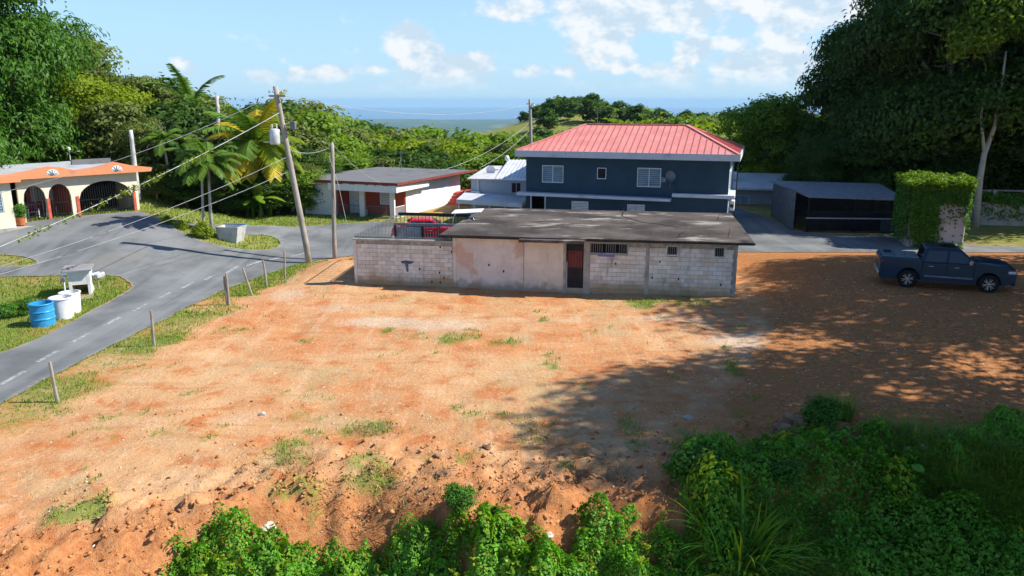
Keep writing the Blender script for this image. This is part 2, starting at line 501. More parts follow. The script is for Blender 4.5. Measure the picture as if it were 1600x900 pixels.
lane = m.noise(.6, 4, .55, m.mapped(m.pos(), (1.5, .05, 1), (0, 0, R(-7))))
c = m.mix(m.math('MULTIPLY', m.rng(lane, .5, .66), .4), c, (.235, .24, .24))
m.col(c).bump(a2, .3, .006)
ASPHALT = m.m
road = sheet('road', road_loop, ASPHALT, .03, .33)

# ---- ground masks: R grass, G leaf litter, B pale sand / gravel
gm = np.zeros(GX.shape + (4,)); gm[..., 3] = 1
wob = .9 * fbm(GX, GY, .9, 4) + .5 * fbm(GX, GY, 3.0, 3)
WX, WY = GX + wob, GY + 1.2 * fbm(GX + 40, GY, .7, 4)
grass = np.zeros(GX.shape)
dist_edge = np.full(GX.shape, 99.0)
edge_line = [Vector((-15.6, 9)), Vector((-14.9, 18)), Vector((-14.62, 22))] + right_edge
for a, b in zip(edge_line[:-1], edge_line[1:]):
    ab = b - a; L2 = ab.dot(ab)
    t = np.clip(((GX - a.x) * ab.x + (GY - a.y) * ab.y) / L2, 0, 1)
    dist_edge = np.minimum(dist_edge, np.hypot(GX - a.x - t * ab.x, GY - a.y - t * ab.y))
inlot = (GX > np.interp(GY, [9, 18, 22, 26.4, 35.3, 40.5], [-15.6, -14.9, -14.6, -14.25, -13.1, -11.0])) & (GY < 43.4)
strip = ss(2.8 + .9 * ss(27, 20, GY), 1.3, dist_edge + 1.6 * wob) * (.75 + .9 * fbm(GX, GY, .5, 3))
grass = np.where(inlot, np.maximum(grass, strip * ss(42, 38, GY)), .8 + .6 * fbm(GX, GY, .35, 4))
grass = np.where((GX < -10) & ~inlot, .98 + 1.0 * fbm(GX, GY, .5, 4), grass)
sand = np.zeros(GX.shape); litter = np.zeros(GX.shape)
for (px, py, rx, ry, w) in ((452, 715, .55, 1.4, 1.0), (462, 770, .5, .7, 1.0), (560, 738, .95, .55, 1.0), (588, 674, 1.0, .5, .8), (740, 638, .5, .9, .7), (690, 527, 1.3, .6, .8), (785, 536, .9, .6, .75),
                            (594, 519, .4, .4, .9), (862, 573, .35, .5, .8), (130, 797, .6, .5, 1.0), (1150, 579, .55, .6, .9), (1035, 690, .6, .6, .9), (830, 675, .5, .8, .6), (950, 552, .7, 1.0, .45),
                            (1050, 473, 2.2, .8, 1.0), (1110, 474, 1.4, .7, 1.2), (980, 472, 1.5, .5, .8), (630, 466, 2.0, .5, .5), (900, 728, .6, .6, .7), (1195, 628, .35, .5, .8), (540, 556, .5, .3, .6), (415, 610, .5, .4, .5), (330, 690, .4, .4, .4), (980, 660, .5, .8, .6), (1060, 640, .6, .6, .5), (360, 520, .8, .5, .8), (395, 555, .6, .4, .4), (760, 600, .3, .3, .5)):
    p = G(px, py)
    grass = np.maximum(grass, 1.1 * w * gauss(WX, WY, p.x, p.y, rx, ry) * np.clip(.62 + 2.4 * fbm(GX, GY, 1.7, 3), .1, 1.2))
speck = .62 * ss(.10, .22, fbm(GX + 11, GY, .75, 4)) * np.clip(.6 + 2.5 * fbm(GX, GY, 3.1, 3), 0, 1.3)
grass = np.where(inlot & (GX < 9) & (GY > 15), np.maximum(grass, speck), grass)
for (px, py, rx, ry, w) in ((600, 505, 1.6, .7, 1), (690, 508, 1.8, .8, .8), (1170, 532, 1.5, .9, 1), (1000, 520, 3, .6, .4), (450, 460, .9, 1.2, .7), (800, 590, .8, .6, .5), (540, 480, 2.5, .6, .6), (870, 500, 3, .6, .5), (1040, 500, 2, .6, .6), (380, 655, 1.2, .5, .5), (1300, 500, 1.0, .6, .5), (1255, 455, .5, .7, .6)):
    p = G(px, py)
    sand = np.maximum(sand, w * gauss(WX, WY, p.x, p.y, rx, ry))
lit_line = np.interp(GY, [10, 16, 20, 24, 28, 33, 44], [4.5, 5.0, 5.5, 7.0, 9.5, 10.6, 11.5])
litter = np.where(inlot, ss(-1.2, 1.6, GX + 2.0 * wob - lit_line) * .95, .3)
veg = ss(.8, -1.6, GY - (14.3 + 2.4 * ss(2, 8, GX) - 2.0 * ss(-4, -9, GX)) + 1.5 * wob)
grass = np.where(inlot & (GX > -7), np.maximum(grass, np.where(GX > 3.5, 1.1, .75) * veg), grass)
far = ss(60, 75, np.hypot(GX, GY))
grass = np.maximum(grass, far); litter *= (1 - far)
sub_edge = 15.2 + ss(-4, -11, GX) * -2.2 + ss(3, 9, GX) * 1.8
gm[..., 3] = np.clip(inlot * ss(3.2, .2, np.abs(GY - sub_edge + .8) + 1.6 * wob) , 0, 1)
for i, a in enumerate((grass, litter, sand)): gm[..., i] = np.clip(a, 0, 1)

ny, nx = GX.shape
gme = bpy.data.meshes.new('ground')
idx = np.arange(nx * ny).reshape(ny, nx)
F = np.stack([idx[:-1, :-1], idx[:-1, 1:], idx[1:, 1:], idx[1:, :-1]], -1).reshape(-1, 4)
def np_mesh(me, V, F, tint=None, smooth=False):
    k = F.shape[1]
    me.vertices.add(len(V)); me.vertices.foreach_set('co', np.asarray(V, np.float32).ravel())
    me.loops.add(F.size); me.loops.foreach_set('vertex_index', F.astype(np.int32).ravel())
    me.polygons.add(len(F)); me.polygons.foreach_set('loop_start', np.arange(0, F.size, k, dtype=np.int32))
    me.polygons.foreach_set('loop_total', np.full(len(F), k, np.int32))
    if smooth: me.polygons.foreach_set('use_smooth', np.ones(len(F), bool))
    me.update(calc_edges=True)
    if tint is not None:
        at = me.attributes.new('tint', 'FLOAT', 'POINT'); at.data.foreach_set('value', np.asarray(tint, np.float32).ravel())
    return me
np_mesh(gme, np.stack([GX, GY, GZ], -1).reshape(-1, 3), F, smooth=True)
ca = gme.attributes.new('cover', 'FLOAT_COLOR', 'POINT')
ca.data.foreach_set('color', gm.astype(np.float32).ravel())

m = Mat('earth', .95, 0, .1)
sep = m.N.new('ShaderNodeSeparateColor'); m.L.new(m.attr('cover').outputs['Color'], sep.inputs[0])
n0, n1, n2, n3 = m.noise(.16, 5, .55), m.noise(.9, 7, .65), m.noise(7, 6, .65), m.noise(34, 4, .6)
soil = m.mix(m.rng(n0, .34, .66), (.50, .215, .085), (.55, .33, .165))
soil = m.mix(m.math('MULTIPLY', m.rng(n1, .50, .74), .8), soil, (.60, .41, .24))
kh = m.noise(.42, 6, .62, m.mapped(m.pos(), (1, 1, 1), (.3, .2, .7)))
soil = m.mix(m.math('MULTIPLY', m.rng(kh, .50, .64), .65), soil, (.44, .315, .16))
soil = m.mix(m.math('MULTIPLY', m.rng(n1, .49, .34), .85), soil, (.46, .145, .045))
trk = m.noise(.9, 5, .6, m.mapped(m.pos(), (1.6, .16, 1), (0, 0, R(35))))
soil = m.mix(m.math('MULTIPLY', m.rng(trk, .53, .70), .42), soil, (.62, .42, .25))
soil = m.mix(m.math('MULTIPLY', m.rng(n2, .55, .75), .5), soil, (.34, .15, .06))
soil = m.mix(m.math('MULTIPLY', m.rng(n3, .56, .72), .7), soil, (.27, .125, .055))
n4 = m.noise(11, 3, .5)
soil = m.mix(m.math('MULTIPLY', m.rng(n4, .60, .70), .5), soil, (.70, .52, .36))
rut = m.noise(.5, 3, .5, m.mapped(m.pos(), (.5, 2.6, 1), (0, 0, R(-38))), 1.2)
soil = m.mix(m.math('MULTIPLY', m.rng(rut, .56, .66), .35), soil, (.40, .17, .065))
soil = m.mix(m.math('MULTIPLY', m.rng(m.math('ADD', m.attr('cover').outputs['Alpha'], m.math('MULTIPLY', m.math('SUBTRACT', n1, .5), 1.2)), .25, .95), .8), soil, m.mix(m.rng(n2, .35, .65), (.36, .115, .035), (.50, .215, .08)))
pale = m.mix(m.rng(n2, .35, .7), (.50, .40, .28), (.60, .53, .43))
soil = m.mix(m.math('MULTIPLY', m.rng(m.math('ADD', sep.outputs[2], m.math('MULTIPLY', m.math('SUBTRACT', n2, .5), .9)), .3, .8), .62), soil, pale)
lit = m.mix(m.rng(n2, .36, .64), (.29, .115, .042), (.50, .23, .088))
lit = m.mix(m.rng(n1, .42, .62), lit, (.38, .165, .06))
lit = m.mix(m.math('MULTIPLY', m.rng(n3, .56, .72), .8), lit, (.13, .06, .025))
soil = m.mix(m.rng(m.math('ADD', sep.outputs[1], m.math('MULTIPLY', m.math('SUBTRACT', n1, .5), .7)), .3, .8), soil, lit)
gr = m.mix(m.rng(n2, .35, .65), (.10, .165, .03), (.20, .26, .05))
gr = m.mix(m.math('MULTIPLY', m.rng(n1, .52, .70), .8), gr, (.34, .27, .11))
gr = m.mix(m.math('MULTIPLY', m.rng(n3, .5, .7), .5), gr, (.06, .085, .02))
gf = m.math('MULTIPLY', m.rng(m.math('ADD', sep.outputs[0], m.math('MULTIPLY', m.math('SUBTRACT', n2, .5), 1.5)), .36, .95), .85)
col = m.mix(gf, soil, gr)
# distant woods and fields take over where single trees end
dist = m.N.new('ShaderNodeVectorMath'); dist.operation = 'LENGTH'; m.L.new(m.pos(), dist.inputs[0])
wood = m.mix(m.rng(m.noise(.03, 6, .7), .35, .65), (.022, .045, .014), (.07, .115, .03))
wood = m.mix(m.rng(m.noise(.0022, 5, .6), .56, .64), wood, (.14, .17, .06))
town = m.rng(m.vor(.012), .10, .05)
wood = m.mix(m.math('MULTIPLY', town, m.rng(m.noise(.0012, 3), .5, .6)), wood, (.5, .48, .45))
col = m.mix(m.rng(dist.outputs['Value'], 380, 620), col, wood)
m.col(col)
hh = m.math('ADD', m.math('MULTIPLY', n2, 1.0), m.math('MULTIPLY', n3, .45))
m.bump(hh, .8, .07)
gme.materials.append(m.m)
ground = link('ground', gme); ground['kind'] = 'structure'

# ---- sea
sm = Mat('sea_water', .25, 0, .5)
sm.col(sm.mix(sm.noise(.0006, 4), (.02, .075, .12), (.03, .10, .14)))
sea = MB().add([(-30000, 11000, -318), (30000, 11000, -318), (30000, 38000, -318), (-30000, 38000, -318)], [(0, 1, 2, 3)]).build('sea', sm.m)
sea['kind'] = 'structure'

# ---- worn centre dashes and the faint edge line
pm = Mat('worn_road_paint', .8)
pm.col(pm.mix(pm.rng(pm.noise(6, 6, .7), .36, .66), (.17, .18, .185), (.38, .39, .39)))
for (px, py) in ((20, 592), (75, 558), (126, 529), (176, 503), (220, 481), (257, 463), (293, 447), (330, 433), (363, 422), (398, 412), (432, 405), (466, 399)):
    p = flat(G(px, py)); q = flat(G(px + 20, py - 11 if px < 380 else py - 5))
    d = (q - p).normalized(); n = Vector((-d.y, d.x)) * .08
    a, b = p - d * .6, p + d * .6
    o = sheet('road_marking', [a - n, b - n, b + n, a + n], pm.m, .036, .3, None, 0, road)
# ---------------------------------------------------------------- building materials
WHITE_BLOCK = Mat('painted_block', .9, 0, .15)
m = WHITE_BLOCK
pz = m.N.new('ShaderNodeSeparateXYZ'); m.L.new(m.pos(), pz.inputs[0])
b0 = m.mix(m.rng(m.noise(2.2, 7, .6), .3, .7), (.60, .56, .49), (.77, .735, .665))
b0 = m.mix(m.math('MULTIPLY', m.rng(m.rand(), .70, 1.0), .8), b0, (.52, .475, .42))
b0 = m.mix(m.math('MULTIPLY', m.rng(m.rand(), .10, .02), .6), b0, (.62, .45, .27))
st = m.rng(m.noise(1.0, 6, .65, m.mapped(m.pos(), (2.6, 2.6, .5))), .54, .74)
b0 = m.mix(m.math('MULTIPLY', st, .68), b0, (.20, .18, .16))
damp = m.rng(m.math('ADD', pz.outputs[2], m.math('MULTIPLY', m.math('SUBTRACT', m.noise(1.4, 5), .5), 1.1)), .85, .05)
b0 = m.mix(m.math('MULTIPLY', damp, .85), b0, (.36, .235, .10))
topst = m.rng(m.math('ADD', pz.outputs[2], m.math('MULTIPLY', m.math('SUBTRACT', m.noise(2.4, 5), .5), .9)), 2.0, 2.45)
b0 = m.mix(m.math('MULTIPLY', topst, .55), b0, (.13, .11, .09))
m.col(b0).bump(m.noise(30, 5), .35, .01)
WHITE_BLOCK = m.m
def stucco(name, c, patch, low=(.30, .22, .13)):
    m = Mat(name, .9, 0, .12)
    pz = m.N.new('ShaderNodeSeparateXYZ'); m.L.new(m.pos(), pz.inputs[0])
    b = m.mix(m.rng(m.noise(1.6, 7, .62), .35, .65), tuple(v * .86 for v in c), c)
    b = m.mix(m.rng(m.noise(.75, 5, .6), .52, .62), b, patch)
    b = m.mix(m.math('MULTIPLY', m.rng(m.noise(1, 6, .6, m.mapped(m.pos(), (3, 3, .5))), .56, .74), .5), b, (.26, .23, .20))
    d = m.rng(m.math('ADD', pz.outputs[2], m.math('MULTIPLY', m.math('SUBTRACT', m.noise(1.8, 5), .5), 1.2)), .52, .05)
    b = m.mix(m.math('MULTIPLY', d, .8), b, low)
    m.col(b).bump(m.noise(14, 6), .4, .012)
    return m.m
STUCCO_PINK = stucco('old_pinkish_render', (.74, .66, .59), (.60, .42, .33))
STUCCO_CREAM = stucco('old_cream_render', (.74, .655, .545), (.62, .57, .53))
MORTAR = plain('mortar', (.33, .30, .26), .95, var=.3, scale=5)
CONC_OLD = weathered('old_concrete', (.42, .40, .36), (.12, .105, .09), .7, 1.5)
m = Mat('stained_roof_coating', .9, 0, .12)
r1 = m.noise(.42, 7, .6); r2 = m.noise(.9, 6, .62, m.mapped(m.pos(), (.45, .9, 1), (0, 0, R(18)))); r3 = m.noise(9, 5)
c = m.mix(m.rng(r1, .36, .62), (.046, .038, .035), (.105, .09, .08))
c = m.mix(m.math('MULTIPLY', m.rng(r2, .56, .68), .85), c, (.33, .30, .265))
c = m.mix(m.math('MULTIPLY', m.rng(r2, .46, .34), .8), c, (.042, .036, .033))
c = m.mix(m.math('MULTIPLY', m.rng(r3, .5, .75), .35), c, (.17, .15, .13))
m.col(c).bump(r3, .3, .02)
ROOF_OLD = m.m
BLACK_METAL = plain('black_painted_iron', (.018, .019, .021), .5, .2)
GREY_METAL = plain('grey_iron_railing', (.16, .18, .20), .55, .3)
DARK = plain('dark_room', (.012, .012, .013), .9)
RUST_RED = weathered('rusted_red_sheet', (.20, .045, .04), (.05, .02, .018), .6, 2)
CHARCOAL = plain('charcoal_sheet', (.022, .022, .026), .6, .2, .3)
BLUE_PAINT = weathered('faded_blue_paint', (.16, .18, .42), (.45, .43, .45), .6, 6)
NAVY = Mat('navy_wall_paint', .55, 0, .3)
NAVY.col(NAVY.mix(NAVY.rng(NAVY.noise(.9, 6), .3, .7), (.012, .042, .070), (.018, .056, .090))).bump(NAVY.noise(20, 4), .15, .01); NAVY = NAVY.m
PALE_BLUE = weathered('pale_grey_fascia', (.56, .60, .66), (.30, .31, .33), .45, 1.4)
m = Mat('coral_metal_roof', .42, .0, .45)
c = m.mix(m.rng(m.noise(.8, 5), .3, .7), (.62, .215, .185), (.70, .28, .24))
c = m.mix(m.math('MULTIPLY', m.rng(m.noise(1, 5, .6, m.mapped(m.pos(), (4, .5, 1))), .55, .75), .35), c, (.50, .15, .12))
c = m.mix(m.math('MULTIPLY', m.rng(m.noise(2.6, 6, .65), .62, .72), .6), c, (.34, .12, .07))
m.col(c); CORAL = m.m
WHITE = weathered('white_paint', (.78, .77, .75), (.52, .49, .45), .3, 1.0)
WHITE_FRAME = plain('white_window_frame', (.74, .76, .78), .45, var=.06)
GLASS = Mat('louvre_glass', .12, 0, .6); GLASS.col((.035, .055, .07)); GLASS = GLASS.m
LOUVRE = plain('louvre_slat', (.20, .29, .34), .35, .2)
GREYWALL = weathered('grey_blue_wall', (.43, .48, .54), (.28, .30, .33), .4, 1.1)
METAL_ROOF = plain('pale_corrugated_sheet', (.66, .68, .69), .45, .3, .12, 1.0)
CREAM = weathered('cream_wall', (.72, .66, .52), (.50, .45, .36), .3, 1.0)
HOUSE_W = weathered('house_white_wall', (.74, .71, .68), (.46, .41, .35), .4, 1.0)
RED_WALL = weathered('brick_red_wall', (.46, .085, .055), (.30, .06, .045), .4, 1.2)
MAROON = plain('maroon_roof_edge', (.20, .045, .035), .7)
ORANGE = weathered('orange_roof_coping', (.70, .27, .13), (.42, .12, .06), .35, 1.4)
ROOF_GREY = weathered('grey_flat_roof', (.16, .16, .165), (.07, .07, .07), .6, .8, streak=False)
ROOF_SILVER = weathered('silver_roof_coating', (.42, .44, .47), (.24, .25, .27), .6, .7, streak=False)
REDTRIM = plain('red_column_paint', (.55, .11, .06), .6)
TERRACOTTA = plain('terracotta_pot', (.48, .15, .06), .7)

class Frame:
    """local frame of a building: origin on the ground, x along its front, y into it"""
    def __init__(s, o, rz):
        s.o = Vector(o); s.rz = rz
        s.u = Vector((math.cos(rz), math.sin(rz), 0)); s.v = Vector((-math.sin(rz), math.cos(rz), 0))
    def px(s, px, py, y=0.0):
        """photo pixel -> (x, z) on the vertical plane at local depth y"""
        d = pix_dir(px, py); p0 = s.o + s.v * y
        t = (p0 - Vector((0, 0, CAM_H))).dot(s.v) / d.dot(s.v)
        p = Vector((0, 0, CAM_H)) + d * t - s.o
        return p.dot(s.u), p.z
    def pz(s, px, py, z):
        d = pix_dir(px, py); t = (s.o.z + z - CAM_H) / d.z
        p = Vector((0, 0, CAM_H)) + d * t - s.o
        return p.dot(s.u), p.dot(s.v)

def railing(parent, a, b, z0, z1, n, mat, r=.011, rail=.035, top=None, name='railing'):
    """vertical-bar railing between a and b (local xy): rails are one part, each bar its own piece"""
    a, b = Vector((*a, 0)), Vector((*b, 0))
    mb = MB()
    mb.bar(a + Vector((0, 0, z1)), b + Vector((0, 0, z1)), top or rail)
    mb.bar(a + Vector((0, 0, z0 + .04)), b + Vector((0, 0, z0 + .04)), rail)
    o = mb.build(name, mat, parent)
    me = MB().bar((0, 0, z0 + .02), (0, 0, z1), r * 2).mesh('bar', mat)
    for i in range(n):
        p = a.lerp(b, (i + .5) / n)
        link('bar', me, o, (p.x, p.y, 0))
    return o

def louvre_window(parent, x0, x1, z0, z1, y, mullions=1, n=7, slat=LOUVRE, frame=WHITE_FRAME):
    """louvred window set in a wall at local depth y; slats are pieces of it"""
    t = .045
    f = MB()
    f.box(x0, x1, y - .03, y + .04, z0, z0 + t).box(x0, x1, y - .03, y + .04, z1 - t, z1)
    f.box(x0, x0 + t, y - .028, y + .038, z0 + t, z1 - t).box(x1 - t, x1, y - .028, y + .038, z0 + t, z1 - t)
    for k in range(mullions):
        xm = x0 + (x1 - x0) * (k + 1) / (mullions + 1)
        f.box(xm - t / 2, xm + t / 2, y - .027, y + .037, z0 + t, z1 - t)
    w = f.build('window', frame, parent)
    MB().box(x0 + t, x1 - t, y + .045, y + .06, z0 + t, z1 - t).build('pane', GLASS, w)
    cols = mullions + 1
    cw = (x1 - x0) / cols
    h = (z1 - z0 - 2 * t) / n
    me = MB().hexa([(-cw / 2 + t, -.012, -h * .36), (cw / 2 - t, -.012, -h * .36), (cw / 2 - t, -.004, -h * .36), (-cw / 2 + t, -.004, -h * .36),
                    (-cw / 2 + t, .014, h * .36), (cw / 2 - t, .014, h * .36), (cw / 2 - t, .022, h * .36), (-cw / 2 + t, .022, h * .36)]).mesh('slat', slat)
    for c in range(cols):
        for i in range(n):
            link('slat', me, w, (x0 + cw * (c + .5), y, z0 + t + h * (i + .5)))
    return w

# ================================================================ the abandoned block building
BF = Frame((9.85, 32.9, 0), R(-8.5))
bb = empty('block_building', BF.o, BF.rz, 'low abandoned concrete block building with stained flat roof on the dirt lot', 'building')
xL = BF.px(557, 448)[0]; xM = BF.px(712, 450)[0]; xP = BF.px(818, 455)[0]; xD0 = BF.px(884, 440)[0]; xD1 = BF.px(911, 440)[0]; xB = BF.px(917, 440)[0]
zR = 2.42; zLW = 2.2; zB = -.35
holes = []
for (a, b, c, d) in ((922, 980, 380, 396), (1043, 1058, 385, 398), (1117, 1131, 387, 401)):
    x0, z1 = BF.px(a, c); x1, z0 = BF.px(b, d); holes.append((x0, x1, z0, z1))
# backing walls (mortar showing in the joints)
wallR = MB().wall(xB + .12, -.16, zB, zR, .012, .2, holes).build('wall', MORTAR, bb); 
wallL = MB().wall(xL + .1, xM - .1, zB, zLW - .06, .012, .2).build('patio_wall', MORTAR, bb)
BW, BH = .40, .195
block_mesh = MB().box(-BW / 2 + .006, BW / 2 - .006, -.012, .06, -BH / 2 + .006, BH / 2 - .006).mesh('block', WHITE_BLOCK)
half_mesh = MB().box(-BW / 4 + .006, BW / 4 - .006, -.012, .06, -BH / 2 + .006, BH / 2 - .006).mesh('half_block', WHITE_BLOCK)
def lay_blocks(parent, x0, x1, z0, z1, holes):
    nrow = int((z1 - z0) / BH)
    for r in range(nrow):
        z = z0 + BH * (r + .5)
        x = x0 - (BW / 2 if r % 2 else 0)
        while x < x1 - .02:
            a, b = max(x, x0), min(x + BW, x1)
            segs = [(a, b)]
            for h in holes:
                if h[2] < z + BH / 2 - .03 and h[3] > z - BH / 2 + .03:
                    ns = []
                    for (p, q) in segs:
                        if h[1] <= p or h[0] >= q: ns.append((p, q)); continue
                        if h[0] > p: ns.append((p, h[0]))
                        if h[1] < q: ns.append((h[1], q))
                    segs = ns
            for (p, q) in segs:
                w = q - p
                if w < .07: continue
                full = abs(w - BW) < .02
                o = link('block', block_mesh if full else half_mesh, parent, ((p + q) / 2, random.uniform(-.006, .004), z))
                if not full: o.scale.x = w / (BW / 2)
                o.rotation_euler.y = random.uniform(-.004, .004)
            x += BW
lay_blocks(wallR, xB + .12, -.16, zB + .38, zR - .06, [(h[0] - .02, h[1] + .02, h[2] - .02, h[3] + .02) for h in holes])
lay_blocks(wallL, xL + .1, xM - .1, zB + .38, zLW - .06, [])
# patches of surviving render between the blocks, columns, beams
MB().wall(xM + .06, xP, zB, zR, -.008, .19).build('render_panel', STUCCO_PINK, bb)
MB().wall(xP + .035, xD0 - .12, zB, zR - .08, -.05, .19).build('render_panel', STUCCO_CREAM, bb)
for (x0, x1, y0, zt) in ((xL - .06, xL + .1, -.03, zLW), (xM - .1, xM + .06, -.03, zR), (xP, xP + .035, -.06, zR), (xD0 - .12, xD0, -.075, zR - .05), (xD1, xB + .12, -.03, zR), (-.16, 0.0, -.035, zR), (BF.px(1008, 420)[0], BF.px(1014, 420)[0], -.026, zR)):
    MB().box(x0, x1, y0, .205, zB, zt).build('column', CONC_OLD if x1 > xP else STUCCO_PINK, bb, bevel=.012)
MB().box(xL - .08, xM - .1, -.035, .21, zLW - .06, zLW + .03).build('coping', CONC_OLD, bb, bevel=.012)
MB().box(xB + .12, -.16, -.022, .2, zR - .06, zR + .02).build('tie_beam', CONC_OLD, bb)
# doorway
zt = BF.px(897, 380)[1]; zb = BF.px(897, 450)[1]
MB().box(xD0, xD1, -.03, .2, zB, zb).build('door_sill', STUCCO_CREAM, bb)
MB().box(xD0, xD1, -.028, .2, zt, zR).build('lintel', CONC_OLD, bb)
dr = MB().box(xD0 + .03, xD1 - .03, .06, .09, zb, zt - .01).build('door', CHARCOAL, bb)
MB().box(xD0 + .06, xD1 - .06, .042, .06, zb + .95, zt - .35).build('upper_panel', RUST_RED, dr)
for k in range(5):
    MB().box(xD0 + .10 + k * .125, xD0 + .116 + k * .125, .03, .043, zb + .05, zt - .05).build('door_bar', BLACK_METAL, dr)
MB().box(xD0 + .02, xD0 + .05, .03, .07, zb, zb + 1.2).build('door_edge', WHITE_FRAME, dr)
# barred window openings
for i, h in enumerate(holes):
    fr = MB()
    fr.box(h[0] - .05, h[1] + .05, -.035, .12, h[3], h[3] + .045).box(h[0] - .05, h[1] + .05, -.045, .12, h[2] - .05, h[2])
    fr.box(h[0] - .05, h[0], -.034, .12, h[2], h[3]).box(h[1], h[1] + .05, -.034, .12, h[2], h[3])
    w = fr.build('window', CONC_OLD if i == 0 else WHITE_BLOCK, bb)
    MB().box(h[0], h[1], .10, .118, h[2], h[3]).build('dark_pane', DARK, w)
    n = 17 if i == 0 else 5
    me = MB().box(-.014, .014, -.005, .02, h[2], h[3]).mesh('bar', GREY_METAL)
    for k in range(n):
        if i == 0 and k in (6, 12): continue
        link('bar', me, w, (h[0] + (h[1] - h[0]) * (k + .5) / n, 0, 0))
h = holes[0]
MB().box(h[0] + .35, h[1] - .55, -.028, -.014, h[2] - .17, h[2] - .055).build('faded_blue_patch', BLUE_PAINT, bb)
# spray mark on the patio wall and small weep holes
SPRAY = plain('faded_dark_blue_spray', (.10, .13, .20), .9, var=.5, scale=8)
sx_, sz_ = BF.px(636, 411)
MB().add([(sx_ - .30, -.021, sz_ + .02), (sx_ - .1, -.021, sz_ - .05), (sx_ + .12, -.021, sz_ - .04), (sx_ + .34, -.021, sz_ + .03), (sx_ + .3, -.021, sz_ + .1), (sx_ - .05, -.021, sz_ + .13), (sx_ - .26, -.021, sz_ + .09)], [(0, 1, 2, 3, 4, 5, 6)]).add([(sx_ - .1, -.0212, sz_ - .05), (sx_ - .02, -.0212, sz_ - .42), (sx_ + .06, -.0212, sz_ - .40), (sx_ + .07, -.0212, sz_ - .05)], [(0, 1, 2, 3)]).build('spray_mark', SPRAY, wallL)
for (a_, b_) in ((688, 386), (706, 394), (687, 426), (694, 434), (656, 420), (675, 440), (688, 441), (764, 414), (787, 424), (1019, 434), (1126, 445), (1031, 409), (1060, 436), (962, 412)):
    hx, hz_ = BF.px(a_, b_)
    MB().box(hx - .03, hx + .03, -.024, -.012, hz_ - .05, hz_ + .05).build('weep_hole', DARK, bb)
# rest of the shell: side and back walls
MB().box(-.2, -.005, .205, 8.1, zB, zR - .003).build('side_wall', STUCCO_CREAM, bb)
MB().box(xM - .08, xM + .12, .205, 8.1, zB, zR - .003).build('side_wall', STUCCO_PINK, bb)
MB().box(xM - .06, -.02, 8.1, 8.3, zB, zR - .003).build('back_wall', STUCCO_PINK, bb)
# roof slab, its step over the render panel, grass sprigs and rebar
def slab(name, corners, z0, z1, mat, parent, cuts=26):
    """thin slab with an uneven rim"""
    (ax, ay), (bx, by), (cx, cy), (dx, dy) = corners
    n, k = cuts, 14
    V = []
    for j in range(k + 1):
        for i in range(n + 1):
            s, t = i / n, j / k
            x = (ax * (1 - s) + bx * s) * (1 - t) + (dx * (1 - s) + cx * s) * t
            y = (ay * (1 - s) + by * s) * (1 - t) + (dy * (1 - s) + cy * s) * t
            rim = 0.018 if i in (0, n) or j in (0, k) else 0
            V.append((x + random.uniform(-rim, rim), y + random.uniform(-rim, rim), z1 + float(.05 * fbm(x, y, .5, 3)) + .02 * math.sin(t * math.pi)))
    mb = MB(); mb.v = list(V)
    for j in range(k):
        for i in range(n):
            q = j * (n + 1) + i
            mb.f.append((q, q + 1, q + n + 2, q + n + 1))
    ring = [i for i in range(n + 1)] + [(j) * (n + 1) + n for j in range(1, k + 1)] + [k * (n + 1) + i for i in range(n - 1, -1, -1)] + [j * (n + 1) for j in range(k - 1, 0, -1)]
    b = len(mb.v)
    for q in ring: mb.v.append((mb.v[q][0], mb.v[q][1], z0 + random.uniform(-.008, .008)))
    m_ = len(ring)
    for i in range(m_): mb.f.append((ring[i], b + i, b + (i + 1) % m_, ring[(i + 1) % m_]))
    mb.f.append(tuple(reversed(range(b, b + m_))))
    return mb.build(name, mat, parent)
rf = slab('roof', ((xM - .65, -.42), (.62, -.38), (.75, 8.75), (xM - .3, 8.75)), zR + .025, zR + .15, ROOF_OLD, bb)
EDGE = plain('black_roof_edge', (.03, .028, .026), .8, var=.4, scale=6)
MB().box(xM - .68, xP - .1, -.455, -.41, zR + .06, zR + .13).box(xD1 + .1, .65, -.42, -.375, zR + .05, zR + .125).build('roof_edge', EDGE, rf)
slab('roof_step', ((xP - .12, -.75), (xD1 + .05, -.72), (xD1 + .05, -.43), (xP - .12, -.43)), zR - .03, zR + .09, ROOF_OLD, rf, 12)
for (x, y, dx, l) in ((-5.2, 6.6, .5, .42), (-5.0, 6.7, -.3, .35), (-5.1, 6.4, .1, .5), (-2.6, .6, .35, .28), (-.35, .9, .08, .4), (-.3, 5.8, .1, .35)):
    MB().tube([(x, y, zR + .1), (x + dx * .4, y, zR + .1 + l * .7), (x + dx, y + .1, zR + .12 + l)], .014, 5).build('rebar_stub', EDGE, rf)
MB().tube([(-5.1, 6.4, zR + .2), (-4.0, 4.4, zR + .19), (-3.2, 3.9, zR + .2), (-2.4, 3.1, zR + .19)], .012, 5).build('loose_cable', EDGE, rf)
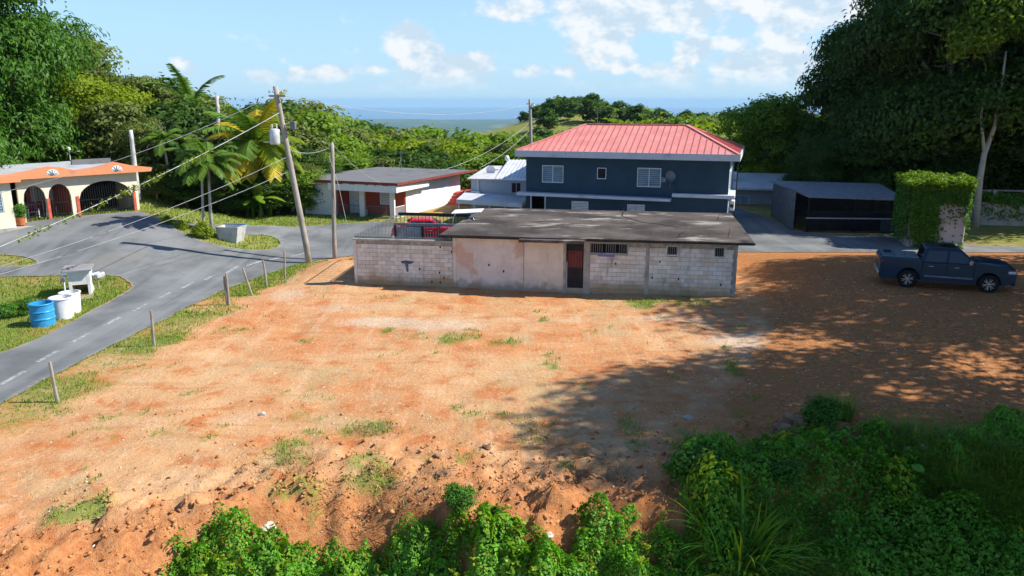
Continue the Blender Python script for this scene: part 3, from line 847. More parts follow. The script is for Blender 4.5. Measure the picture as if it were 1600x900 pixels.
# the open patio at the left end: railings and back screens
railing(bb, (xL, .06), (xM - .3, .06), zLW + .03, zLW + .12, 2, GREY_METAL)
railing(bb, (xL, .12), (xL + .1, 6.6), zLW - .9, zLW + .18, 30, GREY_METAL, name='side_railing')
railing(bb, (xL + .9, 3.4), (xM, 3.4), .9, zLW + .2, 28, GREY_METAL, top=.13, name='inner_railing')
railing(bb, (xL + .2, 6.6), (xM + .6, 6.6), 1.0, zLW + .25, 26, BLACK_METAL, top=.16, name='back_railing')
MB().box(xL + .9, xL + 2.3, 3.43, 3.46, .9, zLW + .06).build('screen_sheet', plain('grey_mesh_sheet', (.30, .33, .36), .7), bb)
MB().box(xL + .9, xL + 1.0, 3.36, 3.46, zB, zLW + .2).box(xL + 2.32, xL + 2.45, 3.36, 3.46, zB, zLW + .2).build('screen_post', BLACK_METAL, bb)
MB().box(xL + .04, xL + .12, .3, 6.5, zB, zLW - .9).build('side_wall', STUCCO_PINK, bb)
MB().box(xL + .13, xM - .1, .24, 6.55, .0, .9).build('patio_floor', CONC_OLD, bb)

# white sheet table tipped beside the roof
tb = empty('folding_table', (BF.o + BF.u * (xM - .55) + BF.v * 4.6).xyz, BF.rz, 'tipped white folding table with bent legs above the patio', 'table')
tb.location.z = 0
zz = zR + .17
MB().hexa([(-.55, -.5, zz + .28), (.95, -.3, zz + .36), (.95, .6, zz + .42), (-.55, .5, zz + .34), (-.55, -.5, zz + .31), (.95, -.3, zz + .39), (.95, .6, zz + .45), (-.55, .5, zz + .37)]).build('table_top', WHITE, tb)
MB().tube([(-.35, 0, zz + .31), (-.5, -.1, zz + .1), (-.6, -.1, zz - .55), (-.6, -.1, 1.2)], .022, 6).build('leg', WHITE_FRAME, tb)
MB().tube([(.3, .1, zz + .36), (.65, -.5, zz - .0)], .02, 6).build('leg', WHITE_FRAME, tb)
MB().tube([(.75, .1, zz + .38), (.3, -.35, zz - .02)], .02, 6).build('leg', WHITE_FRAME, tb)

# ================================================================ navy two-storey house with coral roof
NF = Frame((13.75, 48.9, 0), R(-17.8))
nh = empty('two_storey_house', NF.o, NF.rz, 'navy blue two storey house with coral red hipped metal roof', 'house')
nL = NF.px(822, 280)[0]; nz = NF.px(1141, 252)[1] + .02; nD = 8.0
zl = NF.px(980, 305)[1]
win = []
for (a, b, c, d) in ((847, 880, 258, 286), (933, 947, 262, 280), (996, 1032, 262, 293)):
    x0, z1 = NF.px(a, c); x1, z0 = NF.px(b, d); win.append((x0, x1, z0, z1))
low = []
for (a, b, c, d) in ((893, 919, 314, 331), (980, 1007, 319, 331)):
    x0, z1 = NF.px(a, c); x1, z0 = NF.px(b, d); low.append((x0, x1, z0 - .35, z1))
px0 = NF.px(827, 320)[0]; px1 = NF.px(853, 320)[0]
MB().wall(nL, 0, -.3, nz, 0, .2, win + low + [(px0, px1, -.3, zl - .12)]).build('wall', NAVY, nh)
MB().box(-.2, 0.0, .2, nD, -.3, nz - .002).build('side_wall', plain('sunlit_side_wall', (.42, .50, .56), .8), nh)  # sunlight on this face is put into the wall's pale colour
MB().box(nL, nL + .2, .2, nD, -.3, nz - .002).build('side_wall', NAVY, nh)
MB().box(nL + .2, -.2, nD - .2, nD, -.3, nz - .003).build('back_wall', NAVY, nh)
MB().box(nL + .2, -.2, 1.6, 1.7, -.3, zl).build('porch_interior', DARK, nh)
louvre_window(nh, *win[0], .05, 1, 8); louvre_window(nh, *win[1], .05, 0, 6, DARK); louvre_window(nh, *win[2], .05, 1, 9)
for l in low: louvre_window(nh, *l, .05, 0 if l is low[0] else 1, 9, WHITE_FRAME)
# side-wall window
sw = MB().box(.0, .03, 1.0, 1.9, 2.9, 4.1).build('side_window', WHITE_FRAME, nh)
for k in range(6): MB().box(.03, .045, 1.08, 1.82, 2.98 + k * .18, 3.08 + k * .18).build('slat', LOUVRE, sw)
# ledges between the storeys (they slope and stop short, as built)
xa, za = NF.px(807, 302, -.7); xb, zb2 = NF.px(1047, 313, -.7)
MB().hexa([(xa, -.7, za - .13), (xb, -.7, zb2 - .10), (xb, -.002, zb2 - .10), (xa, -.002, za - .13), (xa, -.7, za + .07), (xb, -.7, zb2 + .06), (xb, -.002, zb2 + .06), (xa, -.002, za + .07)]).build('ledge', PALE_BLUE, nh)
xa, za = NF.px(1050, 304, -.4); xb, zb2 = NF.px(1140, 306, -.4)
MB().box(xa, .42, -.4, -.002, za - .16, za + .06).build('ledge', PALE_BLUE, nh)
MB().box(.002, .42, .0, 3.0, za - .16, za + .06).build('ledge', PALE_BLUE, nh)
for x in (px0 + .05, px1 - .12): MB().box(x, x + .1, .02, .12, -.3, zl - .12).build('porch_post', PALE_BLUE, nh)
# roof: fascia ring, four hipped planes with raised seams
ov = .62
ex0, ex1, ey0, ey1 = nL - ov, ov, -ov, nD + ov
fz = nz + .02
fm = MB()
fm.box(ex0, ex1, ey0, ey0 + .12, fz, fz + .42).box(ex0, ex1, ey1 - .12, ey1, fz, fz + .42)
fm.box(ex0, ex0 + .12, ey0 + .12, ey1 - .12, fz, fz + .42).box(ex1 - .12, ex1, ey0 + .12, ey1 - .12, fz, fz + .42)
fm.box(ex0 + .12, ex1 - .12, ey0 + .12, ey1 - .12, fz, fz + .08)
fm.build('fascia', PALE_BLUE, nh)
rz0, rz1 = fz + .40, NF.px(990, 195, nD / 2)[1]
rx0, rx1 = NF.px(916, 194, nD / 2)[0], NF.px(1073, 196, nD / 2)[0]
ym = (ey0 + ey1) / 2
A, B, Cc, D = (ex0 + .06, ey0 + .06, rz0), (ex1 - .06, ey0 + .06, rz0), (ex1 - .06, ey1 - .06, rz0), (ex0 + .06, ey1 - .06, rz0)
E, Fq = (rx0, ym, rz1), (rx1, ym, rz1)
roof = MB().add([A, B, Cc, D, E, Fq], [(0, 1, 5, 4), (1, 2, 5), (2, 3, 4, 5), (3, 0, 4), (3, 2, 1, 0)]).build('roof', CORAL, nh)
SEAM = plain('coral_seam', (.48, .15, .125), .5)
def plane_pt(a, b, c, d, s, t):
    a, b, c, d = map(Vector, (a, b, c, d)); return (a.lerp(b, s)).lerp(d.lerp(c, s), t)
nse = 34
for i in range(1, nse):                       # front and back seams run straight up the slope
    x = A[0] + (B[0] - A[0]) * i / nse
    for (y0, sgn) in ((A[1], 1), (D[1], -1)):
        if x < rx0: t = (x - A[0]) / (rx0 - A[0])
        elif x > rx1: t = (B[0] - x) / (B[0] - rx1)
        else: t = 1
        MB().bar((x, y0, rz0 + .012), (x, y0 + (ym - y0) * t, rz0 + (rz1 - rz0) * t + .012), .05, .045).build('seam', SEAM, roof)
for i in range(1, 20):
    y = A[1] + (D[1] - A[1]) * i / 20
    t = 1 - abs(y - ym) / (ym - A[1])
    MB().bar((B[0], y, rz0 + .012), (B[0] + (rx1 - B[0]) * t, y, rz0 + (rz1 - rz0) * t + .012), .05, .045).build('seam', SEAM, roof)
for a, b in ((A, E), (D, E), (B, Fq), (Cc, Fq), (E, Fq)):
    MB().bar(Vector(a) + Vector((0, 0, .03)), Vector(b) + Vector((0, 0, .03)), .2, .06).build('ridge_cap', CORAL, roof)
# satellite dish with cable, air conditioner on the side, downpipe, roof aerial
dx, dz_ = NF.px(1048, 275)
ds = MB().lathe([(.02, .06), (.18, .04), (.30, -.02), (.36, -.09)], 18, axis='y'); dish = ds.build('satellite_dish', GREY_METAL, nh, True, loc=(dx, -.42, dz_)); dish.rotation_euler = (R(-18), 0, R(28))
MB().tube([(dx, -.34, dz_), (dx, -.2, dz_ - .3), (dx, .02, dz_ - .9)], .022, 6).build('dish_arm', GREY_METAL, nh)
MB().tube([(dx + .1, -.02, dz_ - .1), (dx + .35, -.02, dz_ - .8), (dx + .7, -.02, dz_ - 1.3)], .012, 5).build('cable', BLACK_METAL, nh)
for k in range(4): MB().bar((dx - .25, -.5, dz_ - .14 - k * .06), (dx - .55, -.5, dz_ - .06 - k * .1), .03, .015).build('aerial_rod', WHITE_FRAME, nh)
ac = MB().box(.12, .42, .3, 1.1, 1.62, 2.25).build('air_conditioner', WHITE_FRAME, nh, bevel=.02)
MB().lathe([(.02, -.01), (.11, -.012), (.12, 0)], 16, (.27, .294, 1.93), 'y').build('fan_grille', BLACK_METAL, ac)
MB().tube([(.45, 1.2, fz), (.45, 1.2, 2.4), (.35, 1.2, -.2)], .04, 8).build('downpipe', BLACK_METAL, nh)
ax = NF.px(932, 190, ym)[0]
an = MB().tube([(ax, ym + .3, rz1 - .2), (ax, ym + .3, rz1 + 1.0)], .02, 6)
an.bar((ax - .3, ym + .3, rz1 + .95), (ax + .3, ym + .3, rz1 + .95), .03).bar((ax - .2, ym + .3, rz1 + .8), (ax + .2, ym + .3, rz1 + .8), .025)
an.build('aerial', GREY_METAL, nh)

# ================================================================ small grey house beside it
GF = Frame((1.2, 57.5, 0), R(-10))
gh = empty('small_house', GF.o, GF.rz, 'small grey blue house with white corrugated roof between two larger houses', 'house')
gx0, gz1 = GF.px(736, 280); gx1, _ = GF.px(826, 282)
wx0, wz1 = GF.px(799, 285); wx1, wz0 = GF.px(814, 302)
MB().wall(gx0, gx1, -1, gz1, 0, .15, [(wx0, wx1, wz0, wz1)]).build('wall', GREYWALL, gh)
MB().box(gx0, gx0 + .15, .15, 6, -1, gz1 - .002).box(gx1 - .15, gx1, .15, 6, -1, gz1 - .002).build('side_wall', GREYWALL, gh)
louvre_window(gh, wx0, wx1, wz0, wz1, .05, 1, 4, DARK, GREYWALL)
cx, cz = GF.px(774, 279); tx, tz = GF.px(776, 260, 3.2)
rfw = MB().hexa([(cx, -.35, gz1), (gx1 + .3, -.35, gz1), (gx1 + .3, 5.5, gz1 + 1.0), (cx, 5.5, gz1 + 1.0), (cx, -.35, gz1 + .08), (gx1 + .3, -.35, gz1 + .08), (gx1 + .3, 5.5, gz1 + 1.08), (cx, 5.5, gz1 + 1.08)]).build('roof', METAL_ROOF, gh)
rib = MB().hexa([(-.04, -.35, gz1 + .08), (.04, -.35, gz1 + .08), (.04, 5.5, gz1 + 1.08), (-.04, 5.5, gz1 + 1.08), (-.03, -.35, gz1 + .12), (.03, -.35, gz1 + .12), (.03, 5.5, gz1 + 1.12), (-.03, 5.5, gz1 + 1.12)]).mesh('rib', METAL_ROOF)
for k in range(9): link('rib', rib, rfw, (cx + .12 + (gx1 + .1 - cx) * k / 9, 0, 0))
MB().hexa([(gx0 - .25, -.3, gz1), (cx - .01, -.3, gz1), (cx - .01, 5, gz1 + .55), (gx0 + .3, 5, gz1 + .55), (gx0 - .25, -.3, gz1 + .07), (cx - .01, -.3, gz1 + .07), (cx - .01, 5, gz1 + .62), (gx0 + .3, 5, gz1 + .62)]).build('lower_roof', plain('grey_sheet', (.50, .50, .51), .6), gh)
ax, az = GF.px(743, 305, -.3)
ac = MB().box(ax - .35, ax + .35, -.38, -.05, az - .25, az + .28).build('air_conditioner', WHITE_FRAME, gh, bevel=.02)
MB().lathe([(.02, -.41), (.2, -.41), (.22, -.385)], 16, (ax - .05, 0, az), 'y').build('fan_grille', BLACK_METAL, ac)
MB().tube([(ax + .15, -.08, az + .3), (ax + .15, -.08, gz1)], .05, 8).build('drain_pipe', WHITE_FRAME, gh)
dx, dz_ = GF.px(767, 266, 2.0)
MB().lathe([(.02, .05), (.22, .03), (.36, -.06)], 16, axis='y').build('satellite_dish', WHITE_FRAME, gh, True, loc=(dx, 2, dz_))
MB().tube([(dx, 2.1, dz_), (dx, 2.2, gz1 + .2)], .03, 6).build('dish_post', GREY_METAL, gh)
MB().lathe([(.0, .22), (.14, .18), (.2, 0), (.14, -.18), (0, -.22)], 12, (dx + 1.0, 3.5, gz1 + 1.35)).tube([(dx + 1, 3.5, gz1 + .6), (dx + 1, 3.5, gz1 + 1.2)], .03, 6).build('roof_vent_ball', WHITE_FRAME, gh, True)
# street-side canopy in front of it
cp = empty('street_canopy', GF.o, GF.rz, 'long white corrugated canopy on thin posts beside the red stair', 'canopy')
sx0, sz = GF.px(713, 312, -3.0); sx1, sz2 = GF.px(816, 318, -3.0)
MB().hexa([(sx0, -3, sz - .28), (sx1, -3, sz2 - .3), (sx1, -.3, sz2 - .05), (sx0, -.3, sz), (sx0, -3, sz + .02), (sx1, -3, sz2), (sx1, -.3, sz2 + .2), (sx0, -.3, sz + .25)]).build('canopy_sheet', METAL_ROOF, cp)
for k in range(5):
    x = sx0 + .15 + (sx1 - sx0 - .3) * k / 4
    MB().box(x - .04, x + .04, -2.9, -2.82, -.2, sz - .25).build('post', WHITE_FRAME, cp)

# ================================================================ white house with red porch
HF = Frame((-8.35, 54.4, .3), math.atan2(-.38, .925))
wh = empty('porch_house', HF.o, HF.rz, 'white flat roofed house with brick red porch walls and maroon roof edge', 'house')
hw, hd, hh = -8.2, 10.6, 2.35
xp = HF.px(524, 310)[0]                      # porch starts here
w0, wz1 = HF.px(490, 291); w1, wz0 = HF.px(506, 316)
MB().wall(hw, xp, -.5, hh, 0, .18, [(w0, w1, wz0, wz1)]).build('wall', HOUSE_W, wh)
louvre_window(wh, w0, w1, wz0, wz1, .05, 0, 8, WHITE_FRAME)
MB().box(w0 - .3, w1 + .2, -.45, -.002, wz1 + .28, wz1 + .38).build('window_canopy', CREAM, wh)
MB().box(hw, hw + .18, .18, hd, -.5, hh).build('side_wall', HOUSE_W, wh)
# recessed red porch wall with door and window
px_d0 = HF.px(546, 300, 1.5)[0]; px_d1 = HF.px(560, 300, 1.5)[0]; px_w0 = HF.px(594, 300, 1.5)[0]; px_w1 = HF.px(610, 300, 1.5)[0]
MB().box(xp, -.02, 1.5, 1.65, -.3, hh).build('porch_wall', RED_WALL, wh)
MB().box(xp - .0, xp + .15, .18, 1.5, -.3, hh - .002).build('porch_wall', RED_WALL, wh)
dd = MB().box(px_d0, px_d1, 1.44, 1.5, -.02, 1.95).build('door', WHITE_FRAME, wh)
MB().lathe([(.0, -.05), (.03, -.05), (.03, 0)], 8, (px_d1 - .1, 1.44, .95), 'y').build('handle', GREY_METAL, dd)
louvre_window(wh, px_w0, px_w1, .75, 1.95, 1.46, 0, 9, WHITE_FRAME)
MB().box(xp, .06, -.0, 1.5, -.6, -.03).build('porch_floor', CONC_OLD, wh)
for (x, w) in ((HF.px(564, 300)[0], .42), (-.22, .36)):
    MB().box(x - w / 2, x + w / 2, .02, .2, -.03, hh - .02).build('porch_column', HOUSE_W, wh)
rl = railing(wh, (xp + .05, .1), (-.05, .1), -.02, .8, 40, GREY_METAL, .009)
railing(wh, (.0, .15), (.0, 1.4), -.02, .8, 12, WHITE_FRAME, .009)
MB().lathe([(.0, 0), (.16, 0), (.19, .4)], 12, (px_w0 - .9, .8, -.03)).build('bucket', WHITE_FRAME, wh)
# long sunlit side wall, with faint closed shutters
MB().box(-.18, 0.0, 1.65, hd, -.5, hh).build('side_wall', WHITE, wh)
for (y0, z0, z1) in ((2.6, .7, 1.7), (5.0, .9, 1.6), (7.6, .8, 2.0)):
    MB().box(.0, .025, y0, y0 + .8, z0, z1).build('shutter', WHITE_FRAME, wh)
MB().box(hw + .18, -.18, hd - .18, hd, -.5, hh).build('back_wall', HOUSE_W, wh)
rfo = slab('roof', ((hw - .25, -.55), (.55, -.55), (1.0, hd + .9), (hw - .1, hd + .5)), hh + .02, hh + .2, ROOF_GREY, wh)
fb = MB().box(xp - .2, .54, -.56, -.40, hh - .44, hh + .06).box(.40, .54, -.40, 4.2, hh - .42, hh + .06)
fb.build('parapet', WHITE, wh)
MB().box(hw - .28, .60, -.62, -.565, hh + .07, hh + .26).build('roof_trim', MAROON, rfo)
MB().hexa([(.60, -.62, hh + .07), (.66, -.62, hh + .07), (1.1, hd + .95, hh + .1), (1.04, hd + .95, hh + .1), (.60, -.62, hh + .26), (.66, -.62, hh + .26), (1.1, hd + .95, hh + .28), (1.04, hd + .95, hh + .28)]).build('roof_trim', MAROON, rfo)
a_x, a_y = HF.pz(627, 268, hh + .2)
an = MB().tube([(a_x, a_y, hh + .2), (a_x, a_y, hh + 2.0)], .025, 6).bar((a_x - .4, a_y, hh + 1.95), (a_x + .4, a_y, hh + 1.95), .03)
an.build('aerial', GREY_METAL, wh)
MB().tube([(a_x, a_y, hh + 1.3), (a_x + .9, a_y - 2.0, hh + .25)], .012, 5).build('guy_wire', GREY_METAL, wh)
# red stair and balcony at the far right corner
st = empty('red_stair', HF.o, HF.rz, 'red railed outside stair climbing the white house side wall', 'stairs')
for k in range(7):
    MB().box(.02, 1.2, hd - 3.2 + k * .32, hd - 2.88 + k * .32, -.5, -.35 + k * .2).build('step', plain('red_step', (.55, .10, .07), .7) if k == 0 else bpy.data.materials['red_step'], st)
MB().box(.02, 1.7, hd - .95, hd + 1.0, .75, .9).build('landing', bpy.data.materials['red_step'], st)
RED_IRON = plain('red_painted_iron', (.62, .07, .06), .5)
for k in range(9): MB().box(1.62, 1.65, hd - .95 + k * .24, hd - .92 + k * .24, .9, 1.8).build('bar', RED_IRON, st)
MB().box(1.61, 1.66, hd - .98, hd + 1.0, 1.8, 1.86).build('handrail', RED_IRON, st)
MB().bar((1.2, hd - 3.2, .6), (1.62, hd - .95, 1.82), .06).build('handrail', RED_IRON, st)
MB().box(1.45, 1.6, hd + .85, hd + 1.0, -.5, hh + .1).build('post', HOUSE_W, st)

# ================================================================ orange-roofed house with arches
OF = Frame((-27.8, 43.2, 1.75), math.atan2(4.7, 4.35))
oh = empty('arched_house', OF.o, OF.rz, 'cream house with orange roof coping and arched barred porch at the driveway top', 'house')
oL = math.hypot(4.7, 4.35) + .15
def ox(px, py=320): return OF.px(px, py)[0]
zc = OF.px(130, 272)[1] - .05
arches = [(ox(41, 340), ox(76, 338), 1.25, OF.px(58, 290)[1]), (ox(80, 338), ox(115, 336), 1.3, OF.px(97, 287)[1]), (ox(126, 334), ox(211, 328), .95, OF.px(170, 282)[1])]
def arch_z(a, x):
    x0, x1, zs, ztop = a; c = (x0 + x1) / 2; r = (x1 - x0) / 2
    return zs + (ztop - zs) * math.sqrt(max(0, 1 - ((x - c) / r) ** 2))
wmb = MB(); x = 0.0
for a in arches:
    wmb.box(x, a[0], 0, .22, -.35, zc)
    n = 18
    for k in range(n):
        xa, xb = a[0] + (a[1] - a[0]) * k / n, a[0] + (a[1] - a[0]) * (k + 1) / n
        za, zb3 = arch_z(a, xa), arch_z(a, xb)
        wmb.hexa([(xa, 0, za), (xb, 0, zb3), (xb, .22, zb3), (xa, .22, za), (xa, 0, zc), (xb, 0, zc), (xb, .22, zc), (xa, .22, zc)])
    x = a[1]
wmb.box(x, oL, 0, .22, -.35, zc)
wmb.build('wall', CREAM, oh)
for a in arches:                                  # iron grilles with a bar per upright
    g = MB().box(a[0], a[1], .10, .125, .28, .32).box(a[0], a[1], .10, .125, .95, .99).box(a[0], a[1], .10, .125, .0, .04).build('grille', BLACK_METAL, oh)
    n = int((a[1] - a[0]) / .13)
    for k in range(n):
        xx = a[0] + (a[1] - a[0]) * (k + .5) / n
        MB().box(xx - .011, xx + .011, .09, .11, .02, arch_z(a, xx)).build('bar', BLACK_METAL, g)
for xx in (arches[0][1] + .02, arches[2][0] - .13, arches[2][1] - .02):
    MB().box(xx, xx + .15, -.05, -.003, -.1, 1.25).build('red_pilaster', REDTRIM, oh)
MB().box(.02, oL - .02, 3.0, 3.1, -.3, zc).build('porch_wall', RED_WALL, oh)
MB().box(.05, arches[1][1], .24, 3.0, -.3, .0).build('porch_floor', CONC_OLD, oh)
MB().box(arches[1][1] + .1, arches[1][1] + .25, .24, 3.0, -.3, zc).build('inner_wall', RED_WALL, oh)
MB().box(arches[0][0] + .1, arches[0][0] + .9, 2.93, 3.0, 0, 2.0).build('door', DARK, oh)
for x0 in (arches[0][0] + 1.2, arches[1][0] + .2):
    MB().box(x0, x0 + .9, 2.94, 3.0, .8, 1.8).build('window', WHITE_FRAME, oh)
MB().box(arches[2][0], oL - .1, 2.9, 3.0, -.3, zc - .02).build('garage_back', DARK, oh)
MB().box(oL - .22, oL, .22, 9, -.35, zc).build('side_wall', CREAM, oh)
MB().box(-3, oL, 8.8, 9, -.35, zc - .1).build('back_wall', CREAM, oh)
# coping: a wavy-gabled orange parapet with two fan lights
e0, e1 = -.35, oL + .75
cop = [(e0, zc), (e1, zc), (e1 + .1, zc + .22), (ox(178, 260) + .9, zc + .42), (ox(178, 260), zc + .66), (ox(178, 260) - 1.0, zc + .46), (ox(115, 270), zc + .30), (ox(80, 268) + .5, zc + .52), (ox(76, 268), zc + .62), (ox(70, 268) - .8, zc + .45), (e0, zc + .30)]
pr = MB().prism(cop, -.45, .12).build('roof_coping', ORANGE, oh)
for pxx in (178, 77):
    cx = ox(pxx, 264); r = .32
    pts = [(cx - r, zc + .16)] + [(cx + r * math.cos(t), zc + .16 + r * math.sin(t)) for t in [math.pi * k / 10 for k in range(11)]]
    f = MB().prism([(p[0], p[1]) for p in pts[1:]], -.47, -.44).build('fan_light', WHITE_FRAME, pr)
    for k in range(5):
        t = math.pi * (k + .5) / 5
        MB().bar((cx, -.48, zc + .17), (cx + r * .9 * math.cos(t), -.48, zc + .17 + r * .9 * math.sin(t)), .03).build('glazing_bar', GREY_METAL, f)
slab('roof', ((-.3, .12), (oL + .6, .12), (oL + .6, 9.2), (-3.3, 9.2)), zc + .02, zc + .2, ROOF_SILVER, oh)
MB().box(oL - 1.9, oL + .5, 5.2, 5.4, zc + .2, zc + .55).build('roof_kerb', ROOF_GREY, oh)
vx, vy = OF.pz(110, 250, zc + .2)
MB().tube([(vx, vy, zc + .2), (vx, vy, zc + .95)], .03, 6).lathe([(0, .18), (.1, .12), (.1, -.05), (0, -.08)], 10, (vx, vy, zc + .95)).build('roof_vent_pipe', WHITE_FRAME, oh)
# wing at the left, nearer the road
wg = MB().wall(-4.2, -.55, -.35, zc - .05, -1.0, -.8, [(-2.6, -1.0, .75, 1.95)]).box(-.75, -.55, -.8, .1, -.35, zc - .05).build('wing_wall', CREAM, oh)
louvre_window(oh, -2.6, -1.0, .75, 1.95, -.95, 1, 7)
MB().box(-4.3, -.1, -1.35, .1, zc - .05, zc + .3).build('wing_coping', ORANGE, oh)
MB().box(-4.2, -.3, .12, 3.2, zc + .0, zc + .2).build('wing_roof', ROOF_SILVER, oh)
MB().box(-4.2, oL + .3, -1.3, -.02, -.6, -.06).build('porch_apron', CONC_OLD, oh)
for k, x0 in enumerate((arches[0][0] + .7, arches[1][0] + .35)):
    ch = empty('porch_chair', OF.o + OF.u * x0 + OF.v * 1.3, OF.rz, ('white framed chair behind the porch arch beside the terracotta planter', 'white framed chair behind the porch arch next to the garage')[k], 'chair', 'porch chairs')
    MB().box(-.28, .28, -.25, .25, .40, .45).build('seat', plain('purple_seat', (.16, .04, .10), .7), ch)
    MB().box(-.28, .28, .22, .27, .45, .95).build('backrest', bpy.data.materials['purple_seat'], ch)
    for (sx, sy) in ((-.27, -.24), (.27, -.24), (-.27, .24), (.27, .24)):
        MB().box(sx - .02, sx + .02, sy - .02, sy + .02, 0, .98 if sy > 0 else .62).build('leg', WHITE_FRAME, ch)

# ================================================================ carport on the right
KF = Frame((18.3, 50.6, 0), R(-4))
kp = empty('carport', KF.o, KF.rz, 'dark open carport with pale sloping sheet roof and black bar fence', 'carport')
kx1 = KF.px(1412, 340)[0]
kz = KF.px(1262, 306)[1]
sx, sy = .3, 0
MB().hexa([(KF.px(1262, 305)[0], -.3, kz - .08), (kx1, -.3, kz - .25), (kx1, 4.6, kz + .30), (KF.px(1244, 288)[0] - .6, 4.6, kz + .45), (KF.px(1262, 305)[0], -.3, kz), (kx1, -.3, kz - .17), (kx1, 4.6, kz + .38), (KF.px(1244, 288)[0] - .6, 4.6, kz + .53)]).build('roof', plain('dull_zinc_sheet', (.24, .25, .27), .6, .2), kp)
MB().box(KF.px(1238, 330)[0], KF.px(1238, 330)[0] + .2, .2, 5, -.3, kz + .3).build('side_wall', plain('slate_side_wall', (.10, .12, .14), .8), kp)
MB().box(KF.px(1238, 330)[0], kx1, 5, 5.2, -.3, kz + .2).build('back_wall', CHARCOAL, kp)
kz2 = KF.px(1330, 330)[1]
railing(kp, (KF.px(1258, 350)[0], -.2), (kx1, -.2), 0, kz2, 52, BLACK_METAL, .012, .05, name='bar_fence')
MB().box(KF.px(1258, 350)[0], kx1, -.16, -.13, kz2 - .5, kz2 - .42).build('pale_rail', WHITE_FRAME, kp)
MB().box(KF.px(1375, 350)[0], kx1, -.12, -.08, .0, kz2 - .55).build('panel', plain('slate_panel', (.07, .09, .12), .6), kp)
railing(kp, (KF.px(1240, 355)[0], 2.0), (KF.px(1258, 350)[0], -.2), 0, kz2, 12, BLACK_METAL, .012, .05, name='gate')
MB().box(KF.px(1262, 350)[0], kx1, .3, .33, -.1, kz2 - .12).build('dark_sheet', CHARCOAL, kp)
for x in (KF.px(1262, 330)[0], KF.px(1335, 330)[0], kx1 - .2):
    MB().box(x, x + .1, -.1, 0, -.2, kz - .15).build('post', BLACK_METAL, kp)

# low white-roofed house seen between the navy house and the carport
LF = Frame((17.0, 63, -1), R(-12))
lh = empty('low_house', LF.o, LF.rz, 'low white roofed house behind the navy house end wall', 'house')
MB().box(-1.5, 7, 0, 6, -.5, 2.5).build('wall', GREYWALL, lh)
MB().hexa([(-2, -.6, 2.5), (7.5, -.6, 2.5), (7.5, 6.5, 3.1), (-2, 6.5, 3.1), (-2, -.6, 2.65), (7.5, -.6, 2.65), (7.5, 6.5, 3.25), (-2, 6.5, 3.25)]).build('roof', METAL_ROOF, lh)
MB().box(.5, 1.6, 2.5, 3.5, 2.9, 3.6).build('water_tank', WHITE, lh, bevel=.1)
railing(lh, (-1.5, -1.6), (6, -1.6), .2, 1.3, 30, GREY_METAL, .015)
louvre_window(lh, 1, 2.4, .9, 2.0, -.05, 1, 6)

# ================================================================ tall concrete block wrapped in vines
TF = Frame((G(1408, 386).x + .3, G(1408, 386).y, G(1408, 386).z), R(-14))
tx1 = TF.px(1506, 380)[0]; tzt = TF.px(1460, 286)[1] - TF.o.z - .1
tk = empty('concrete_cistern', TF.o, TF.rz, 'tall square concrete cistern wrapped in climbing vines behind the truck', 'cistern')
CIST = weathered('streaked_concrete', (.40, .415, .42), (.17, .13, .10), .9, .8)
MB().box(0, tx1, 0, 3.4, -.4, tzt).build('tank_wall', CIST, tk, bevel=.16, seg=3)
# block wall further right
RW = Frame((27.8, 53, 0), R(-8))
rw = empty('boundary_wall', RW.o, RW.rz, 'old grey block boundary wall under vines right of the cistern', 'wall')
MB().box(0, 14, 0, .2, -.3, 1.75).build('wall', CONC_OLD, rw)
for k in range(6): MB().box(k * 2.5, k * 2.5 + .25, -.03, .23, -.3, 2.6).build('pillar', CIST, rw)
MB().box(0, 14, .06, .12, 2.5, 2.6).build('top_rail', GREY_METAL, rw)
# ================================================================ poles and wires
WOOD_GREY = weathered('weathered_pole_wood', (.36, .33, .29), (.17, .14, .11), .6, 1.5)
CONCPOLE = plain('concrete_pole', (.46, .46, .45), .85)
POST_WOOD = weathered('grey_fence_post_wood', (.33, .29, .24), (.14, .11, .09), .6, 3)
WIRE = plain('aluminium_wire', (.42, .43, .44), .6, .2)
PORCELAIN = plain('insulator', (.55, .53, .50), .3)
ZINC = plain('transformer_paint', (.58, .61, .64), .4, .2)

def pole(name, base, top, r0, r1, mat, label, cat='utility pole', group=None):
    base, top = Vector(base), Vector(top)
    e = empty(name, base, 0, label, cat, group)
    d = top - base
    pts = [d * (k / 8) - Vector((0, 0, .4 if k == 0 else 0)) for k in range(9)]
    MB().tube(pts, [r0 + (r1 - r0) * k / 8 for k in range(9)], 12).build('shaft', mat, e, True)
    return e, d
pb = G(484, 411); pt = at_depth(430, 135, pb.y + .1)
p1, d1 = pole('utility_pole', pb, pt, .17, .125, WOOD_GREY, 'leaning grey wooden utility pole with a transformer can beside the road')
def on1(px, py): q = at_depth(px, py, pb.y); return q - pb
tp = on1(432, 213)
can = MB().lathe([(0, .40), (.12, .40), (.24, .36), (.27, .30), (.27, -.34), (.24, -.40), (0, -.40)], 20, tp + Vector((-.05, -.1, 0))).build('transformer', ZINC, p1, True)
auto_smooth(can)
for k in (-1, 1): MB().lathe([(0, .22), (.03, .22), (.05, .16), (.03, .12), (.05, .06), (.03, 0)], 10, tp + Vector((-.05 + k * .12, -.1, .40))).build('bushing', PORCELAIN, can)
c1 = on1(444, 220)
MB().bar(tp + Vector((.1, 0, .2)), c1 + Vector((.1, 0, .25)), .06).bar(tp + Vector((.1, 0, -.25)), c1 + Vector((.12, 0, -.2)), .06).build('bracket', GREY_METAL, p1)
q = on1(458, 196); MB().box(q.x - .13, q.x + .13, -.12, .12, q.z - .2, q.z + .2).build('fuse_box', GREY_METAL, p1, bevel=.02)
